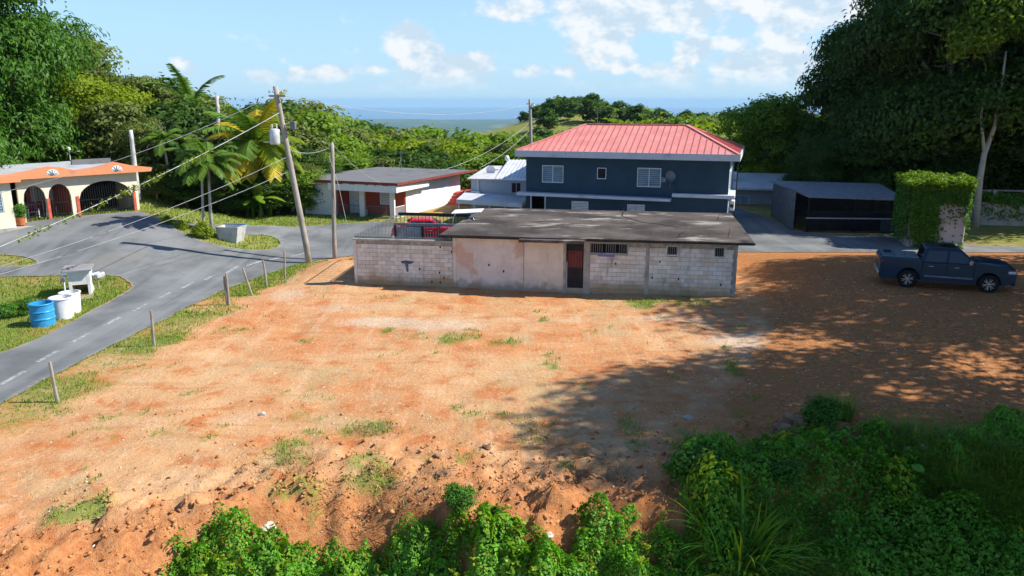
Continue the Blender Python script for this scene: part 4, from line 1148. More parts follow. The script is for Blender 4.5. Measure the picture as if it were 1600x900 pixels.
MB().bar(q + Vector((-.1, 0, 0)), q + Vector((-.55, 0, 0)), .05).build('bracket', GREY_METAL, p1)
a = on1(420, 150); b = on1(446, 150)
MB().bar(a, b, .09, .1).build('cross_arm', WOOD_GREY, p1)
for px in (421, 427, 441): 
    w = on1(px, 145); MB().lathe([(0, .12), (.04, .12), (.06, .06), (.03, 0)], 10, w).build('insulator', PORCELAIN, p1)
q = on1(412, 222); MB().bar(q, on1(424, 222), .05).build('street_lamp_arm', ZINC, p1)

pb2 = G(523, 404); pt2 = at_depth(519, 225, pb2.y)
p2, d2 = pole('utility_pole', pb2, pt2, .13, .10, WOOD_GREY, 'shorter upright wooden pole with looping service cable by the block building')
MB().tube([(.02, -.12, d2.z - .6), (.45, -.1, d2.z - 2.2), (.75, 0, d2.z - 4.2), (.7, .1, .8), (.4, .2, .1)], .012, 5).build('service_cable', WIRE, p2)
MB().lathe([(0, .1), (.05, .1), (.06, 0)], 8, d2).build('insulator', PORCELAIN, p2)

tpt = at_depth(339, 150, 62); p3, d3 = pole('utility_pole', (at_depth(347, 330, 62).x, 62, hz(at_depth(347, 330, 62).x, 62)), tpt, .19, .15, CONCPOLE, 'square topped grey concrete pole among the palms')
MB().bar(d3 + Vector((-.5, 0, -.25)), d3 + Vector((.5, 0, -.25)), .1).build('cross_arm', WOOD_GREY, p3)
tpt = at_depth(204, 203, 54); p4, d4 = pole('utility_pole', (at_depth(217, 320, 54).x, 54, hz(at_depth(217, 320, 54).x, 54)), tpt, .2, .13, CONCPOLE, 'pale concrete pole behind the arched house corner')
tpt = at_depth(828, 155, 68); p5, d5 = pole('utility_pole', (at_depth(832, 260, 68).x, 68, hz(at_depth(832, 260, 68).x, 68)), tpt, .16, .12, WOOD_GREY, 'tall pole with street light behind the navy house')
MB().bar(d5 + Vector((-.3, 0, -.4)), d5 + Vector((.35, 0, -.4)), .09).build('cross_arm', WOOD_GREY, p5)
MB().lathe([(0, .1), (.14, .06), (.16, -.05), (0, -.06)], 10, d5 + Vector((.3, 0, -.5))).build('street_light', ZINC, p5)

def wire(a, b, sag, r, label, n=22):
    a, b = Vector(a), Vector(b)
    pts = []
    for k in range(n + 1):
        t = k / n; p = a.lerp(b, t); p.z -= sag * 4 * t * (1 - t); pts.append(p)
    base = pts[0].copy()
    o = MB().tube([p - base for p in pts], r, 5).build('overhead_wire', WIRE, None, True, loc=base)
    return tag(o, label, 'wire', 'overhead wires')
L_off = at_depth(-60, 300, 33)
wire(pb + on1(424, 150), at_depth(-40, 310, 34), .5, .012, 'upper bare wire running from the leaning pole top across the arched house')
wire(pb + on1(437, 176), at_depth(-40, 402, 27), .25, .018, 'thick wire with vine growth from the leaning pole over the driveway')
wire(pb + on1(449, 245), at_depth(-40, 428, 30), .35, .011, 'paired low wire from the leaning pole over the driveway, upper one')
wire(pb + on1(451, 268), at_depth(-40, 440, 30), .3, .011, 'paired low wire from the leaning pole over the driveway, lower one')
wire(pb + on1(446, 150), tpt + Vector((0, 0, -.4)), .9, .012, 'long slack wire between the leaning pole and the pole behind the navy house')
wire(pb + on1(455, 235), pb2 + d2 - Vector((0, 0, .1)), .25, .016, 'short wire joining the leaning pole to the shorter pole')
wire(pb2 + d2, HF.o + HF.u * -1.0 + HF.v * .0 + Vector((0, 0, 2.5)), .3, .014, 'service wire from the shorter pole to the white porch house')
wire(tpt + Vector((0, 0, -2)), HF.o + HF.u * .5 + HF.v * 6 + Vector((0, 0, 2.9)), .5, .014, 'wire from the pole behind the navy house to the porch house roof')
wire(tpt + Vector((0, 0, -2.6)), GF.o + GF.u * gx0 + GF.v * 3 + Vector((0, 0, gz1 + .6)), .3, .014, 'wire from the pole behind the navy house to the small grey house')

# ================================================================ fence posts along the road
for (bx, by, tx_, ty, lab) in ((90, 628, 78, 565, 'upright grey fence post in grass nearest the road bend and rubble'), (241, 540, 236, 485, 'lone grey fence post on the verge across from the blue drum'),
                               (355, 477, 350, 432, 'fence post of a close pair, slightly shorter one'), (358, 477.5, 353, 427, 'fence post of a close pair, slightly taller one'),
                               (394, 462, 379, 418, 'strongly tilted thin fence post on the verge'), (417, 449, 411, 406.5, 'thin fence post between the tilted post and the pole mound'),
                               (445, 435.5, 444.5, 392.6, 'straight fence post closest to the leaning utility pole')):
    b = G(bx, by); t = at_depth(tx_, ty, b.y + random.uniform(-.05, .05)); d = t - b
    o = MB()
    pts = [Vector((0, 0, -.25))] + [d * (k / 5) + Vector((random.uniform(-.01, .01), random.uniform(-.01, .01), 0)) for k in range(6)]
    o.tube(pts, [.058, .055, .052, .053, .048, .046, .042], 7)
    o = o.build('fence_post', POST_WOOD, None, loc=b)
    tag(o, lab, 'fence post', 'fence posts along the road verge')

# ================================================================ rubbish hut, mail boxes, drums
PLY = weathered('ochre_inside', (.55, .30, .09), (.30, .16, .05), .4, 3)
fl, fr = G(110, 464), G(144, 461)
ang = math.atan2(fr.y - fl.y, fr.x - fl.x); w = (fr - fl).length
hb = empty('rubbish_hut', fl, ang, 'small white concrete rubbish hut with flat slab roof and open base', 'hut')
hh2, hdp = 1.12, 1.0
MB().box(.12, w - .12, 0, .07, .52, hh2).build('front_panel', WHITE, hb)
for x in (0, w - .12): MB().box(x, x + .12, -.005, hdp, -.3, hh2).build('side_wall', WHITE, hb)
MB().box(.12, w - .12, hdp - .08, hdp - .01, -.3, hh2).build('back_wall', PLY, hb)
MB().box(.12, w - .12, .0, hdp - .08, -.25, .05).build('floor', PLY, hb)
MB().hexa([(-.22, -.16, hh2), (w + .1, -.16, hh2 + .02), (w + .1, hdp + .14, hh2 + .05), (-.22, hdp + .14, hh2 + .03), (-.22, -.16, hh2 + .07), (w + .1, -.16, hh2 + .09), (w + .1, hdp + .14, hh2 + .12), (-.22, hdp + .14, hh2 + .10)]).build('roof_slab', weathered('roof_slab_concrete', (.30, .29, .28), (.15, .13, .12), .6, 3), hb)
MB().box(-.225, w + .105, -.168, -.161, hh2 + .01, hh2 + .075).build('roof_edge', plain('blue_grey_edge', (.20, .26, .32), .7), hb)
MB().box(.2, w + .1, -.75, -.05, -.3, .04).build('apron_slab', weathered('apron', (.42, .33, .24), (.30, .28, .26), .5, 2), hb)
def mailbox(base, face, z, label, mat, n=1):
    e = empty('mailbox', base, face, label, 'mailbox')
    MB().tube([(0, 0, -.2), (0.01, 0, z)], .035, 8).build('post', POST_WOOD if n > 1 else WHITE_FRAME, e)
    for k in range(n):
        prof = [(-.09, 0), (.09, 0), (.09, .12)] + [(.09 * math.cos(t), .12 + .08 * math.sin(t)) for t in [math.pi * j / 6 for j in range(1, 6)]] + [(-.09, .12)]
        o = MB().prism([(x + k * .24 - (n - 1) * .12, zz_ + z) for x, zz_ in prof], -.24, .24).build('box', mat, e)
        MB().box(-.085 + k * .24 - (n - 1) * .12, .085 + k * .24 - (n - 1) * .12, -.252, -.242, z + .01, z + .13).build('flap', GREY_METAL, o)
    return e
BOXGREY = plain('grey_mailbox_sheet', (.25, .29, .34), .4, .5)
BOXW = plain('silver_mailbox_sheet', (.60, .62, .64), .35, .5)
mailbox(G(103, 466), ang, .78, 'grey mailbox on a white post at the rubbish hut side near the drums', BOXGREY)
mailbox(G(155, 453), ang - .6, .62, 'pair of silver mailboxes on a wooden post beyond the rubbish hut', BOXW, 2)

def drum(px0, px1, py, ht, name, label, mat, taper, ribs):
    c = G((px0 + px1) / 2, py)
    r = (px1 - px0) / 2 / FPX * (c - Vector((0, 0, CAM_H))).length
    c = c + Vector((0, r * .8, 0)); c.z = hz(c.x, c.y)
    prof = [(0, -.02), (r * taper, -.02)]
    for k in range(25):
        t = k / 24; rr = r * (taper + (1 - taper) * t)
        for q in ribs:
            rr += r * .07 * math.exp(-((t - q) / .02) ** 2)
        prof.append((rr, ht * t))
    prof += [(r * 1.04, ht), (r * 1.04, ht + .02), (r * .94, ht + .02), (r * .92, ht - .05), (r * taper * .93, .06), (0, .05)]
    e = empty(name, c, random.uniform(0, 3), label, 'drum', 'drums by the rubbish hut')
    auto_smooth(MB().lathe(prof, 28).build('shell', mat, e), 50)
    MB().lathe([(r * 1.045, ht - .03), (r * 1.06, ht - .02), (r * 1.06, ht + .025), (r * .93, ht + .026)], 28).build('rim', mat, e, True)
    return e
drum(46, 75, 511, .86, 'blue_drum', 'bright blue ribbed plastic drum on the verge', plain('blue_plastic', (.03, .26, .52), .4, 0, .12), 1.0, (.33, .66))
WPL = weathered('white_plastic', (.74, .74, .74), (.52, .51, .50), .3, 3, rough=.45)
drum(77, 106, 500, .84, 'white_drum', 'white plastic barrel between the blue drum and another white barrel', WPL, .86, ())
drum(93, 119, 491, .84, 'white_drum', 'white plastic barrel standing right against the rubbish hut', WPL, .86, ())
# concrete box planter on the traffic island
c = G(357, 377); s_ = (c - Vector((0, 0, CAM_H))).length / FPX
pl = empty('concrete_box', c, R(-8), 'grey concrete rubbish box open on top on the grass island', 'bin')
wt, wb, hb_ = 17.5 * s_, 13 * s_, 21 * s_
prof = lambda w, z, d: [(-w, -d * .1, z), (w, -d * .1, z), (w, d * .9, z), (-w, d * .9, z)]
o, i_ = prof(wb, -.1, .9), prof(wt, hb_, 1.1)
mbx = MB().add(o + i_ + prof(wt - .1, hb_, .9) + prof(wb - .08, .2, .7), [(0, 3, 2, 1), (0, 1, 5, 4), (1, 2, 6, 5), (2, 3, 7, 6), (3, 0, 4, 7), (4, 5, 9, 8), (5, 6, 10, 9), (6, 7, 11, 10), (7, 4, 8, 11), (8, 9, 13, 12), (9, 10, 14, 13), (10, 11, 15, 14), (11, 8, 12, 15), (12, 13, 14, 15)])
mbx.build('box_shell', weathered('box_concrete', (.50, .49, .47), (.16, .14, .13), .8, 2), pl)
MB().box(-wt, wt, .85, 1.0, hb_ - .01, hb_ + .06).build('blue_rim', plain('blue_rim_paint', (.06, .24, .45), .6), pl)
# terracotta planter with a shrub is added with the plants

# ================================================================ vehicles
RUBBER = plain('tyre_rubber', (.012, .012, .013), .85)
ALLOY = plain('alloy', (.42, .43, .45), .3, .8, .08)
GLASSD = Mat('tinted_glass', .06, 0, .7); GLASSD.col((.008, .011, .014)); GLASSD = GLASSD.m
CHROME = plain('chrome_trim', (.62, .63, .65), .18, 1.0, .05)
LAMP_R = plain('red_lamp', (.50, .015, .02), .25); LAMP_W = plain('clear_lamp', (.62, .64, .66), .15, .2)
def paint(name, c, rough=.28):
    m = Mat(name, .22, .0, .2); m.col(m.mix(m.rng(m.noise(2, 3), .3, .7), tuple(v * .9 for v in c), c))
    m.b.inputs['Coat Weight'].default_value = .12; m.b.inputs['Coat Roughness'].default_value = .06
    return m.m
def wheel(parent, x, y, r, side, spokes=6, width=.24):
    w = MB().lathe([(r * .66, -width / 2), (r * .92, -width / 2), (r, -width * .36), (r, width * .36), (r * .92, width / 2), (r * .66, width / 2), (r * .64, 0), (r * .66, -width / 2)], 30, axis='y').build('wheel', RUBBER, parent, True, loc=(x, y, r))
    f = side * width * .40
    auto_smooth(MB().lathe([(r * .67, f), (r * .64, f + side * .02), (r * .58, f - side * .05), (r * .1, f - side * .06)], 30, axis='y').build('rim', CHARCOAL, w))
    for k in range(spokes):
        t = 2 * math.pi * k / spokes + .2
        c_, s2 = math.cos(t), math.sin(t)
        sp = MB()
        for dt in (-.19, .19):
            sp.bar((c_ * r * .1, f, s2 * r * .1), (math.cos(t + dt) * r * .62, f + side * .012, math.sin(t + dt) * r * .62), .04, .04)
        sp.build('spoke', ALLOY, w)
    MB().lathe([(0, f + side * .03), (r * .13, f + side * .03), (r * .15, f)], 14, axis='y').build('hub_cap', ALLOY, w, True)
    return w
def arc(cx, cz, r, a0, a1, n=12):
    return [(cx + r * math.cos(R(a0 + (a1 - a0) * k / n)), cz + r * math.sin(R(a0 + (a1 - a0) * k / n))) for k in range(n + 1)]
def vehicle(name, loc, rz, label, cat, spec):
    e = empty(name, loc, rz, label, cat)
    P = spec; hw = P['hw']; mat = P['paint']
    low = [(P['xr'], P['zb'] + .1)] + [(P['xr'] + .1, P['zb'])] 
    low += [(P['rw'] - P['ar'], P['zb'])] + arc(P['rw'], P['r'], P['ar'], 180 + 0 - 12, 12, 14) + [(P['rw'] + P['ar'], P['zb'])]
    low += [(P['fw'] - P['ar'], P['zb'])] + arc(P['fw'], P['r'], P['ar'], 180 - 12, 12, 14) + [(P['fw'] + P['ar'], P['zb'])]
    low += P['upper']
    # body shell: the side outline swept across the width with tumblehome towards the top
    n = len(low); ybands = [(-1, .93), (-.97, 1.0)]
    vs, fs = [], []
    stations = [-hw, -hw * .96, hw * .96, hw]
    for si, y in enumerate(stations):
        inset = .045 if si in (0, 3) else 0
        cx = sum(p[0] for p in low) / n; cz = P['belt'] * .6
        for (x, z) in low:
            k = 1 - inset * .35
            tum = max(0, (z - .75)) * .10
            yy = y - math.copysign(tum, y)
            vs.append((cx + (x - cx) * (1 - inset * .25), yy, z - (inset * .5 if z > P['belt'] - .12 else 0)))
    for s in range(3):
        for i in range(n):
            j = (i + 1) % n
            fs.append((s * n + i, s * n + j, (s + 1) * n + j, (s + 1) * n + i)[::-1])
    fs.append(tuple(range(n))); fs.append(tuple(reversed(range(3 * n, 4 * n))))
    body = MB().add(vs, fs).build('body', mat, e)
    body.data.validate()
    bm = bmesh.new(); bm.from_mesh(body.data); bmesh.ops.recalc_face_normals(bm, faces=bm.faces); bm.to_mesh(body.data); bm.free()
    auto_smooth(body, 32)
    # dark wheel wells
    for x in (P['rw'], P['fw']):
        MB().box(x - P['ar'] * .98, x + P['ar'] * .98, -hw * .90, hw * .90, P['zb'] + .02, P['r'] + P['ar'] * .72).build('wheel_well', RUBBER, e)
    # greenhouse
    g = P['cab']; zb_, zt_ = P['belt'] - .02, P['top']; wb_, wt_ = hw - .09, hw - .25
    (x0b, x0t, x1t, x1b) = g
    cab = MB().add([(x0b, -wb_, zb_), (x1b, -wb_, zb_), (x1b, wb_, zb_), (x0b, wb_, zb_), (x0t, -wt_, zt_ - .05), (x1t, -wt_, zt_ - .05), (x1t, wt_, zt_ - .05), (x0t, wt_, zt_ - .05),
                    (x0t + .1, -wt_ + .14, zt_), (x1t - .14, -wt_ + .14, zt_), (x1t - .14, wt_ - .14, zt_), (x0t + .1, wt_ - .14, zt_)],
                   [(0, 1, 5, 4), (1, 2, 6, 5), (2, 3, 7, 6), (3, 0, 4, 7), (4, 5, 9, 8), (5, 6, 10, 9), (6, 7, 11, 10), (7, 4, 8, 11), (8, 9, 10, 11)]).build('cabin', mat, e, bevel=.03, seg=2)
    def on_side(x, t, s):   # t 0..1 from belt to roof
        lo = zb_ + (zt_ - .05 - zb_) * t
        return (x, s * (wb_ + (wt_ - wb_) * t + .012), lo)
    for s in (-1, 1):
        for (a, b, at, bt) in P['win']:
            q = [on_side(a, .10, s), on_side(b, .10, s), on_side(bt, .86, s), on_side(at, .86, s)]
            q2 = [(x, y - s * .03, z) for x, y, z in q]
            MB().add(q + q2, [(0, 1, 2, 3), (7, 6, 5, 4), (0, 4, 5, 1), (1, 5, 6, 2), (2, 6, 7, 3), (3, 7, 4, 0)]).build('side_window', GLASSD, e)
    def cross(xb, xt, d):
        q = [(xb, -wb_ * .9, zb_), (xb, wb_ * .9, zb_), (xt, wt_ * .88, zt_ - .05), (xt, -wt_ * .88, zt_ - .05)]
        def at(t, s): 
            return Vector(((xb + (xt - xb) * t) + d * .014, s * (wb_ * .9 + (wt_ * .88 - wb_ * .9) * t), zb_ + (zt_ - .05 - zb_) * t + .01))
        p = [at(.08, -1), at(.08, 1), at(.9, 1), at(.9, -1)]
        p2 = [v - Vector((d * .03, 0, 0.0)) for v in p]
        return MB().add(p + p2, [(0, 1, 2, 3), (7, 6, 5, 4), (0, 4, 5, 1), (1, 5, 6, 2), (2, 6, 7, 3), (3, 7, 4, 0)])
    cross(x1b, x1t, 1).build('windscreen', GLASSD, e)
    cross(x0b, x0t, -1).build('rear_window', GLASSD, e)
    for x in (P['rw'], P['fw']):
        for s in (-1, 1): wheel(e, x, s * (hw - .10), P['r'], s, P.get('spokes', 6))
    xf = P['xf']
    for s in (-1, 1):
        MB().box(xf - .30, xf - .005, s * (hw - .10) - .13, s * (hw - .10) + .108, P['lz'] + .03, P['lz'] + .15).build('headlight', LAMP_W, e, bevel=.03)
        MB().box(P['xr'] + .005, P['xr'] + .16, s * (hw - .10) - .06, s * (hw - .10) + .115, P['lz'] + .02, P['lz'] + .33).build('tail_light', LAMP_R, e, bevel=.02)
        mx_ = P['mir']
        MB().box(mx_ - .08, mx_ + .06, s * hw + (-.02 if s > 0 else -.2), s * hw + (.2 if s > 0 else .02), P['belt'] + .02, P['belt'] + .20).build('mirror', CHROME if P.get('chrome') else mat, e, bevel=.03)
        for hx in P['handles']:
            MB().box(hx - .1, hx + .1, s * (hw + .005) - .02, s * (hw + .005) + .02, P['belt'] - .17, P['belt'] - .13).build('door_handle', CHROME, e, bevel=.01)
        for sx_ in P['seams']:
            MB().box(sx_ - .008, sx_ + .008, s * (hw - .012) - .02, s * (hw - .012) + .018, P['zb'] + .08, P['belt'] - .06).build('door_seam', RUBBER, e)
        MB().box(P['rw'] + P['ar'] + .15, P['fw'] - P['ar'] - .15, s * (hw + .002) - .02, s * (hw + .002) + .02, P['zb'] + .2, P['zb'] + .27).build('side_moulding', CHARCOAL if not P.get('chrome') else GREY_METAL, e)
    MB().box(xf - .12, xf + .06, -hw * .9, hw * .9, P['zb'] + .02, P['zb'] + .28).build('front_bumper', P.get('bump', mat), e, bevel=.05, seg=2)
    MB().box(P['xr'] - .08, P['xr'] + .1, -hw * .92, hw * .92, P['zb'] + .08, P['zb'] + .3).build('rear_bumper', CHROME if P.get('chrome') else mat, e, bevel=.04, seg=2)
    MB().box(xf - .06, xf + .02, -hw * .5, hw * .5, P['lz'] - .08, P['lz'] + .2).build('grille', BLACK_METAL, e, bevel=.02)
    return e
gr_, gf_ = G(1425, 449), G(1553, 457)
tmid = (gr_ + gf_) / 2; ta = math.atan2(gf_.y - gr_.y, gf_.x - gr_.x)
tz = hz(tmid.x, tmid.y)
TBLUE = paint('dark_blue_metallic', (.006, .028, .062))
truck = vehicle('pickup_truck', (tmid.x + .22 * math.sin(-ta) , tmid.y + .9, tz - .02), ta, 'dark blue crew cab pickup truck with covered bed parked in tree shade', 'pickup truck', dict(
    hw=.95, paint=TBLUE, xr=-2.82, xf=2.60, zb=.36, belt=1.17, top=1.80, r=.40, ar=.50, rw=-1.62, fw=1.62, lz=.86, mir=.82, handles=(.30, -.72), seams=(.98, -.1, -1.08), chrome=True, spokes=6,
    upper=[(2.62, .52), (2.66, .86), (2.58, 1.10), (2.25, 1.20), (1.2, 1.27), (1.05, 1.2), (-1.12, 1.17), (-1.16, 1.27), (-2.78, 1.29), (-2.86, 1.2), (-2.84, .8)],
    cab=(-1.12, -.98, .42, 1.18), win=[(-.98, -.14, -.86, -.10), (-.02, .98, .0, .38)]))
truck.scale = (.95, 1, 1)
tn = MB().box(-2.74, -1.2, -.80, .80, 1.28, 1.31).build('bed_cover', plain('bed_cover_frame', (.05, .08, .10), .4), truck)
BEDP = Mat('bed_cover_panel', .22, .3, .5); BEDP.col((.20, .30, .36)); BEDP = BEDP.m  # sky reflected in the panels is put into their light blue colour
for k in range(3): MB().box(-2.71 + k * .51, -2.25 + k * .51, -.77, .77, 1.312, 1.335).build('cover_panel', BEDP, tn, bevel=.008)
MB().box(-2.6, -2.3, .1, .35, 1.34, 1.42).build('folded_strap', BLACK_METAL, tn)
for s in (-1, 1): MB().bar((-.8, s * .62, 1.82), (.3, s * .62, 1.82), .03).build('roof_rail', BLACK_METAL, truck)
MB().box(-.3, .25, -.4, .4, 1.785, 1.808).build('sun_roof', GLASSD, truck)

sedan = lambda p: dict(hw=.88, paint=p, xr=-2.15, xf=2.15, zb=.26, belt=.92, top=1.42, r=.32, ar=.40, rw=-1.32, fw=1.32, lz=.60, mir=.75, handles=(.15, -.75), seams=(.85, -.15, -1.0), spokes=5,
    upper=[(2.17, .40), (2.2, .62), (2.05, .78), (.98, .94), (-1.5, .95), (-2.05, .98), (-2.18, .8), (-2.18, .5)], cab=(-1.75, -1.0, .25, 1.05), win=[(-1.35, -.28, -.95, -.22), (-.18, .85, -.14, .22)])
cpt = G(668, 352)
red = vehicle('parked_car', (at_depth(668, 350, 47.0).x, 47.2, .03), R(4), 'red sedan car on the street behind the patio railing', 'car', sedan(paint('red_car_paint', (.50, .012, .03))))
wx = at_depth(318, 330, 60)
vehicle('white_pickup', (wx.x, 61.5, hz(wx.x, 61.5)), R(120), 'white pickup parked under trees behind the palm trunks', 'pickup truck', dict(
    hw=.9, paint=paint('white_car_paint', (.72, .73, .74)), xr=-2.6, xf=2.4, zb=.42, belt=1.15, top=1.75, r=.38, ar=.47, rw=-1.5, fw=1.5, lz=.82, mir=.8, handles=(.30,), seams=(.98, -.1), spokes=5,
    upper=[(2.42, .52), (2.46, .80), (2.36, 1.02), (2.0, 1.1), (1.2, 1.18), (1.05, 1.16), (-.6, 1.15), (-.62, 1.2), (-2.58, 1.22), (-2.66, 1.15), (-2.64, .8)], cab=(-.6, -.45, .42, 1.15), win=[(-.4, .95, -.3, .36)]))
wx = at_depth(255, 322, 57)
vehicle('grey_car', (wx.x, 59, hz(wx.x, 59)), R(160), 'pale grey car half hidden by trunks beside the arched house', 'car', sedan(paint('pale_grey_car_paint', (.50, .54, .60))))
# ================================================================ plants
BARK = weathered('grey_brown_bark', (.20, .165, .125), (.09, .075, .06), .6, 3)
BARK_PALE = weathered('pale_bark', (.42, .40, .36), (.20, .18, .15), .6, 2)
LM = {
    'deep':   leaf_mat('deep_green_leaves', (.024, .060, .010), (.095, .185, .024), .32),
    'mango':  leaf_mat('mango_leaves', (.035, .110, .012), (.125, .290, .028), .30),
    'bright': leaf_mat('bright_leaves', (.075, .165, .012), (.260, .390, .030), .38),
    'lime':   leaf_mat('lime_leaves', (.135, .220, .010), (.400, .480, .028), .40),
    'olive':  leaf_mat('olive_leaves', (.070, .110, .022), (.225, .270, .065), .32),
    'palm':   leaf_mat('palm_leaflets', (.055, .130, .018), (.200, .330, .042), .32),
    'yellow': leaf_mat('yellow_palm_leaflets', (.36, .30, .018), (.72, .56, .04), .32),
    'brown':  leaf_mat('dry_leaflets', (.17, .11, .045), (.42, .30, .15), .2),
    'vine':   leaf_mat('vine_leaves', (.060, .200, .014), (.240, .540, .050), .34),
    'under':  leaf_mat('undergrowth_leaves', (.040, .140, .016), (.150, .340, .040), .32),
    'grass':  leaf_mat('grass_blades', (.10, .20, .018), (.290, .400, .050), .32),
    'straw':  leaf_mat('dry_straw', (.22, .15, .07), (.46, .34, .17), .2),
}

def leaf_quads(Cn, Nm, L, Wd, rg, fold=.25, droop=.15, tdir=None):
    """n leaves: folded rhombs with centre Cn, normal Nm, length L, width Wd"""
    n = len(Cn)
    Nm = Nm / np.linalg.norm(Nm, axis=1, keepdims=True)
    r = rg.normal(size=(n, 3)) if tdir is None else tdir + .35 * rg.normal(size=(n, 3))
    T = r - (r * Nm).sum(1, keepdims=True) * Nm
    T /= np.linalg.norm(T, axis=1, keepdims=True) + 1e-9
    Sd = np.cross(Nm, T)
    L = np.broadcast_to(L, n)[:, None]; Wd = np.broadcast_to(Wd, n)[:, None]
    V = np.empty((n, 4, 3))
    V[:, 0] = Cn - T * L / 2
    V[:, 1] = Cn + Sd * Wd / 2 + Nm * Wd * fold
    V[:, 2] = Cn + T * L / 2 - Nm * L * droop
    V[:, 3] = Cn - Sd * Wd / 2 + Nm * Wd * fold
    return V.reshape(-1, 3), np.arange(4 * n).reshape(n, 4)

def crown_mesh(name, seed, lobes, n_clumps, per, L, W, sig, mat, droop=0.0, up=.35, inner=.15):
    """leaf clumps on the skins of several lobes: (cx,cy,cz,rx,ry,rz)"""
    rg = np.random.default_rng(seed)
    lobes = np.array(lobes, float)
    wts = (lobes[:, 3] * lobes[:, 4] + lobes[:, 3] * lobes[:, 5]); wts /= wts.sum()
    li = rg.choice(len(lobes), n_clumps, p=wts)
    d = rg.normal(size=(n_clumps, 3)); d /= np.linalg.norm(d, axis=1, keepdims=True)
    d[:, 2] = np.where(d[:, 2] < -.45, -d[:, 2], d[:, 2])
    rad = np.where(rg.random(n_clumps) < inner, rg.uniform(.35, .8, n_clumps), rg.uniform(.80, 1.08, n_clumps))
    cc = lobes[li, :3] + d * lobes[li, 3:] * rad[:, None]
    k = np.repeat(np.arange(n_clumps), per)
    off = rg.normal(size=(len(k), 3)) * np.array([sig, sig, sig * .62])
    P = cc[k] + off
    out = d[k] + .55 * rg.normal(size=(len(k), 3)) + off / sig * .35
    out[:, 2] += up
    td = None
    if droop: td = np.stack([d[k, 0] * .4, d[k, 1] * .4, np.full(len(k), -droop)], 1)
    V, F = leaf_quads(P, out, L * rg.uniform(.7, 1.3, len(k)), W * rg.uniform(.7, 1.3, len(k)), rg, tdir=td)
    ct = rg.random(n_clumps); tint = np.clip(ct[k] * .55 + .45 * rg.random(len(k)), 0, 1)
    me = bpy.data.meshes.new(name)
    np_mesh(me, V, F, np.repeat(tint, 4))
    me.materials.append(mat)
    return me

def trunk_mesh(name, seed, lobes, h0, r, mat, bend=.3):
    """tapered trunk with limbs reaching into the lobes"""
    rg = random.Random(seed); mb = MB()
    pts = [Vector((0, 0, -.5))]
    for k in range(1, 6): pts.append(Vector((bend * math.sin(k * .7 + seed), bend * math.cos(k * .9 + seed) - bend, h0 * k / 5)))
    mb.tube(pts, [r * (1.25 if k == 0 else 1 - .09 * k) for k in range(6)], 9)
    for l in lobes:
        t = rg.uniform(.55, 1.0); a = pts[0].lerp(pts[-1], t); a = pts[min(5, int(t * 5))]
        e = Vector((l[0], l[1], l[2])); mid = a.lerp(e, .5) + Vector((rg.uniform(-.3, .3), rg.uniform(-.3, .3), -.3))
        mb.tube([a, a.lerp(mid, .5), mid, mid.lerp(e, .6), e], [r * .5, r * .4, r * .3, r * .2, r * .08], 6)
        for q in range(3):
            s = mid.lerp(e, rg.uniform(.1, .8)); d = Vector((rg.uniform(-1, 1) * l[3], rg.uniform(-1, 1) * l[4], rg.uniform(-.2, .9) * l[5])) * .8
            mb.tube([s, s + d * .5, s + d], [r * .18, r * .12, r * .04], 5)
    return mb.mesh(name, mat, True)

def mklobes(seed, n, R_, H0, H1, rl, flat_=.75):
    rg = random.Random(seed); out = [(0, 0, (H0 + H1) / 2 + .1 * H1, R_ * .6, R_ * .6, (H1 - H0) * .45)]
    for k in range(n):
        t = 2 * math.pi * (k + rg.uniform(-.3, .3)) / n * 2.4
        z = H0 + (H1 - H0) * ((k + .5) / n); f = math.sin(math.pi * (.18 + .72 * (k + .5) / n))
        d = R_ * f * rg.uniform(.45, .85)
        q = rl * rg.uniform(.75, 1.25)
        out.append((d * math.cos(t), d * math.sin(t), z, q, q, q * flat_))
    return out
PROTO = {}
LOOK = {'mid_deep': 'dark green', 'mid_bright': 'fresh green', 'mid_olive': 'dull olive', 'mid_lime': 'yellow green', 'far_deep': 'dark green', 'far_bright': 'light green'}
def proto(key, seed, n, R_, H0, H1, rl, clumps, per, L, W, sig, mat, bark=BARK, r=.35, droop=0, up=.35, flat_=.75):
    lb = mklobes(seed, n, R_, H0, H1, rl, flat_)
    PROTO[key] = (crown_mesh(key + '_crown', seed, lb, clumps, per, L, W, sig, mat, droop, up), trunk_mesh(key + '_trunk', seed, lb, H0 + (H1 - H0) * .35, r, bark), H1 + rl * .7, R_ + rl * .3)
# heights in metres for unit scale
proto('broad', 11, 16, 6.0, 3.0, 13, 2.7, 1500, 22, .42, .20, .46, LM['deep'], r=.42)
proto('broad_b', 12, 15, 5.6, 2.5, 12, 2.6, 1400, 22, .42, .20, .46, LM['deep'], r=.4)
proto('mango', 21, 18, 6.5, 2.2, 13, 2.9, 2600, 22, .38, .12, .42, LM['mango'], r=.5, droop=.45, up=.5)
proto('giant', 13, 26, 7.2, 3.0, 19, 3.0, 3000, 22, .36, .19, .50, LM['deep'], r=.5)
proto('giant_b', 14, 24, 7.0, 2.5, 18, 3.1, 2800, 22, .36, .19, .50, LM['deep'], r=.5)
proto('shade', 15, 13, 5.5, 6.0, 17, 2.1, 800, 20, .34, .18, .42, LM['deep'], r=.35)
proto('bright', 31, 12, 3.6, 1.6, 7.5, 1.8, 800, 18, .34, .17, .36, LM['bright'], r=.22)
proto('olive', 41, 13, 4.5, 2.0, 10, 2.1, 900, 20, .36, .18, .40, LM['olive'], r=.28, bark=BARK_PALE)
proto('lime', 51, 11, 3.4, 1.2, 7.5, 1.7, 850, 20, .28, .12, .38, LM['lime'], r=.2)
proto('mid_deep', 61, 11, 3.6, 1.4, 7.5, 1.9, 420, 15, .55, .30, .46, LM['deep'], r=.2)
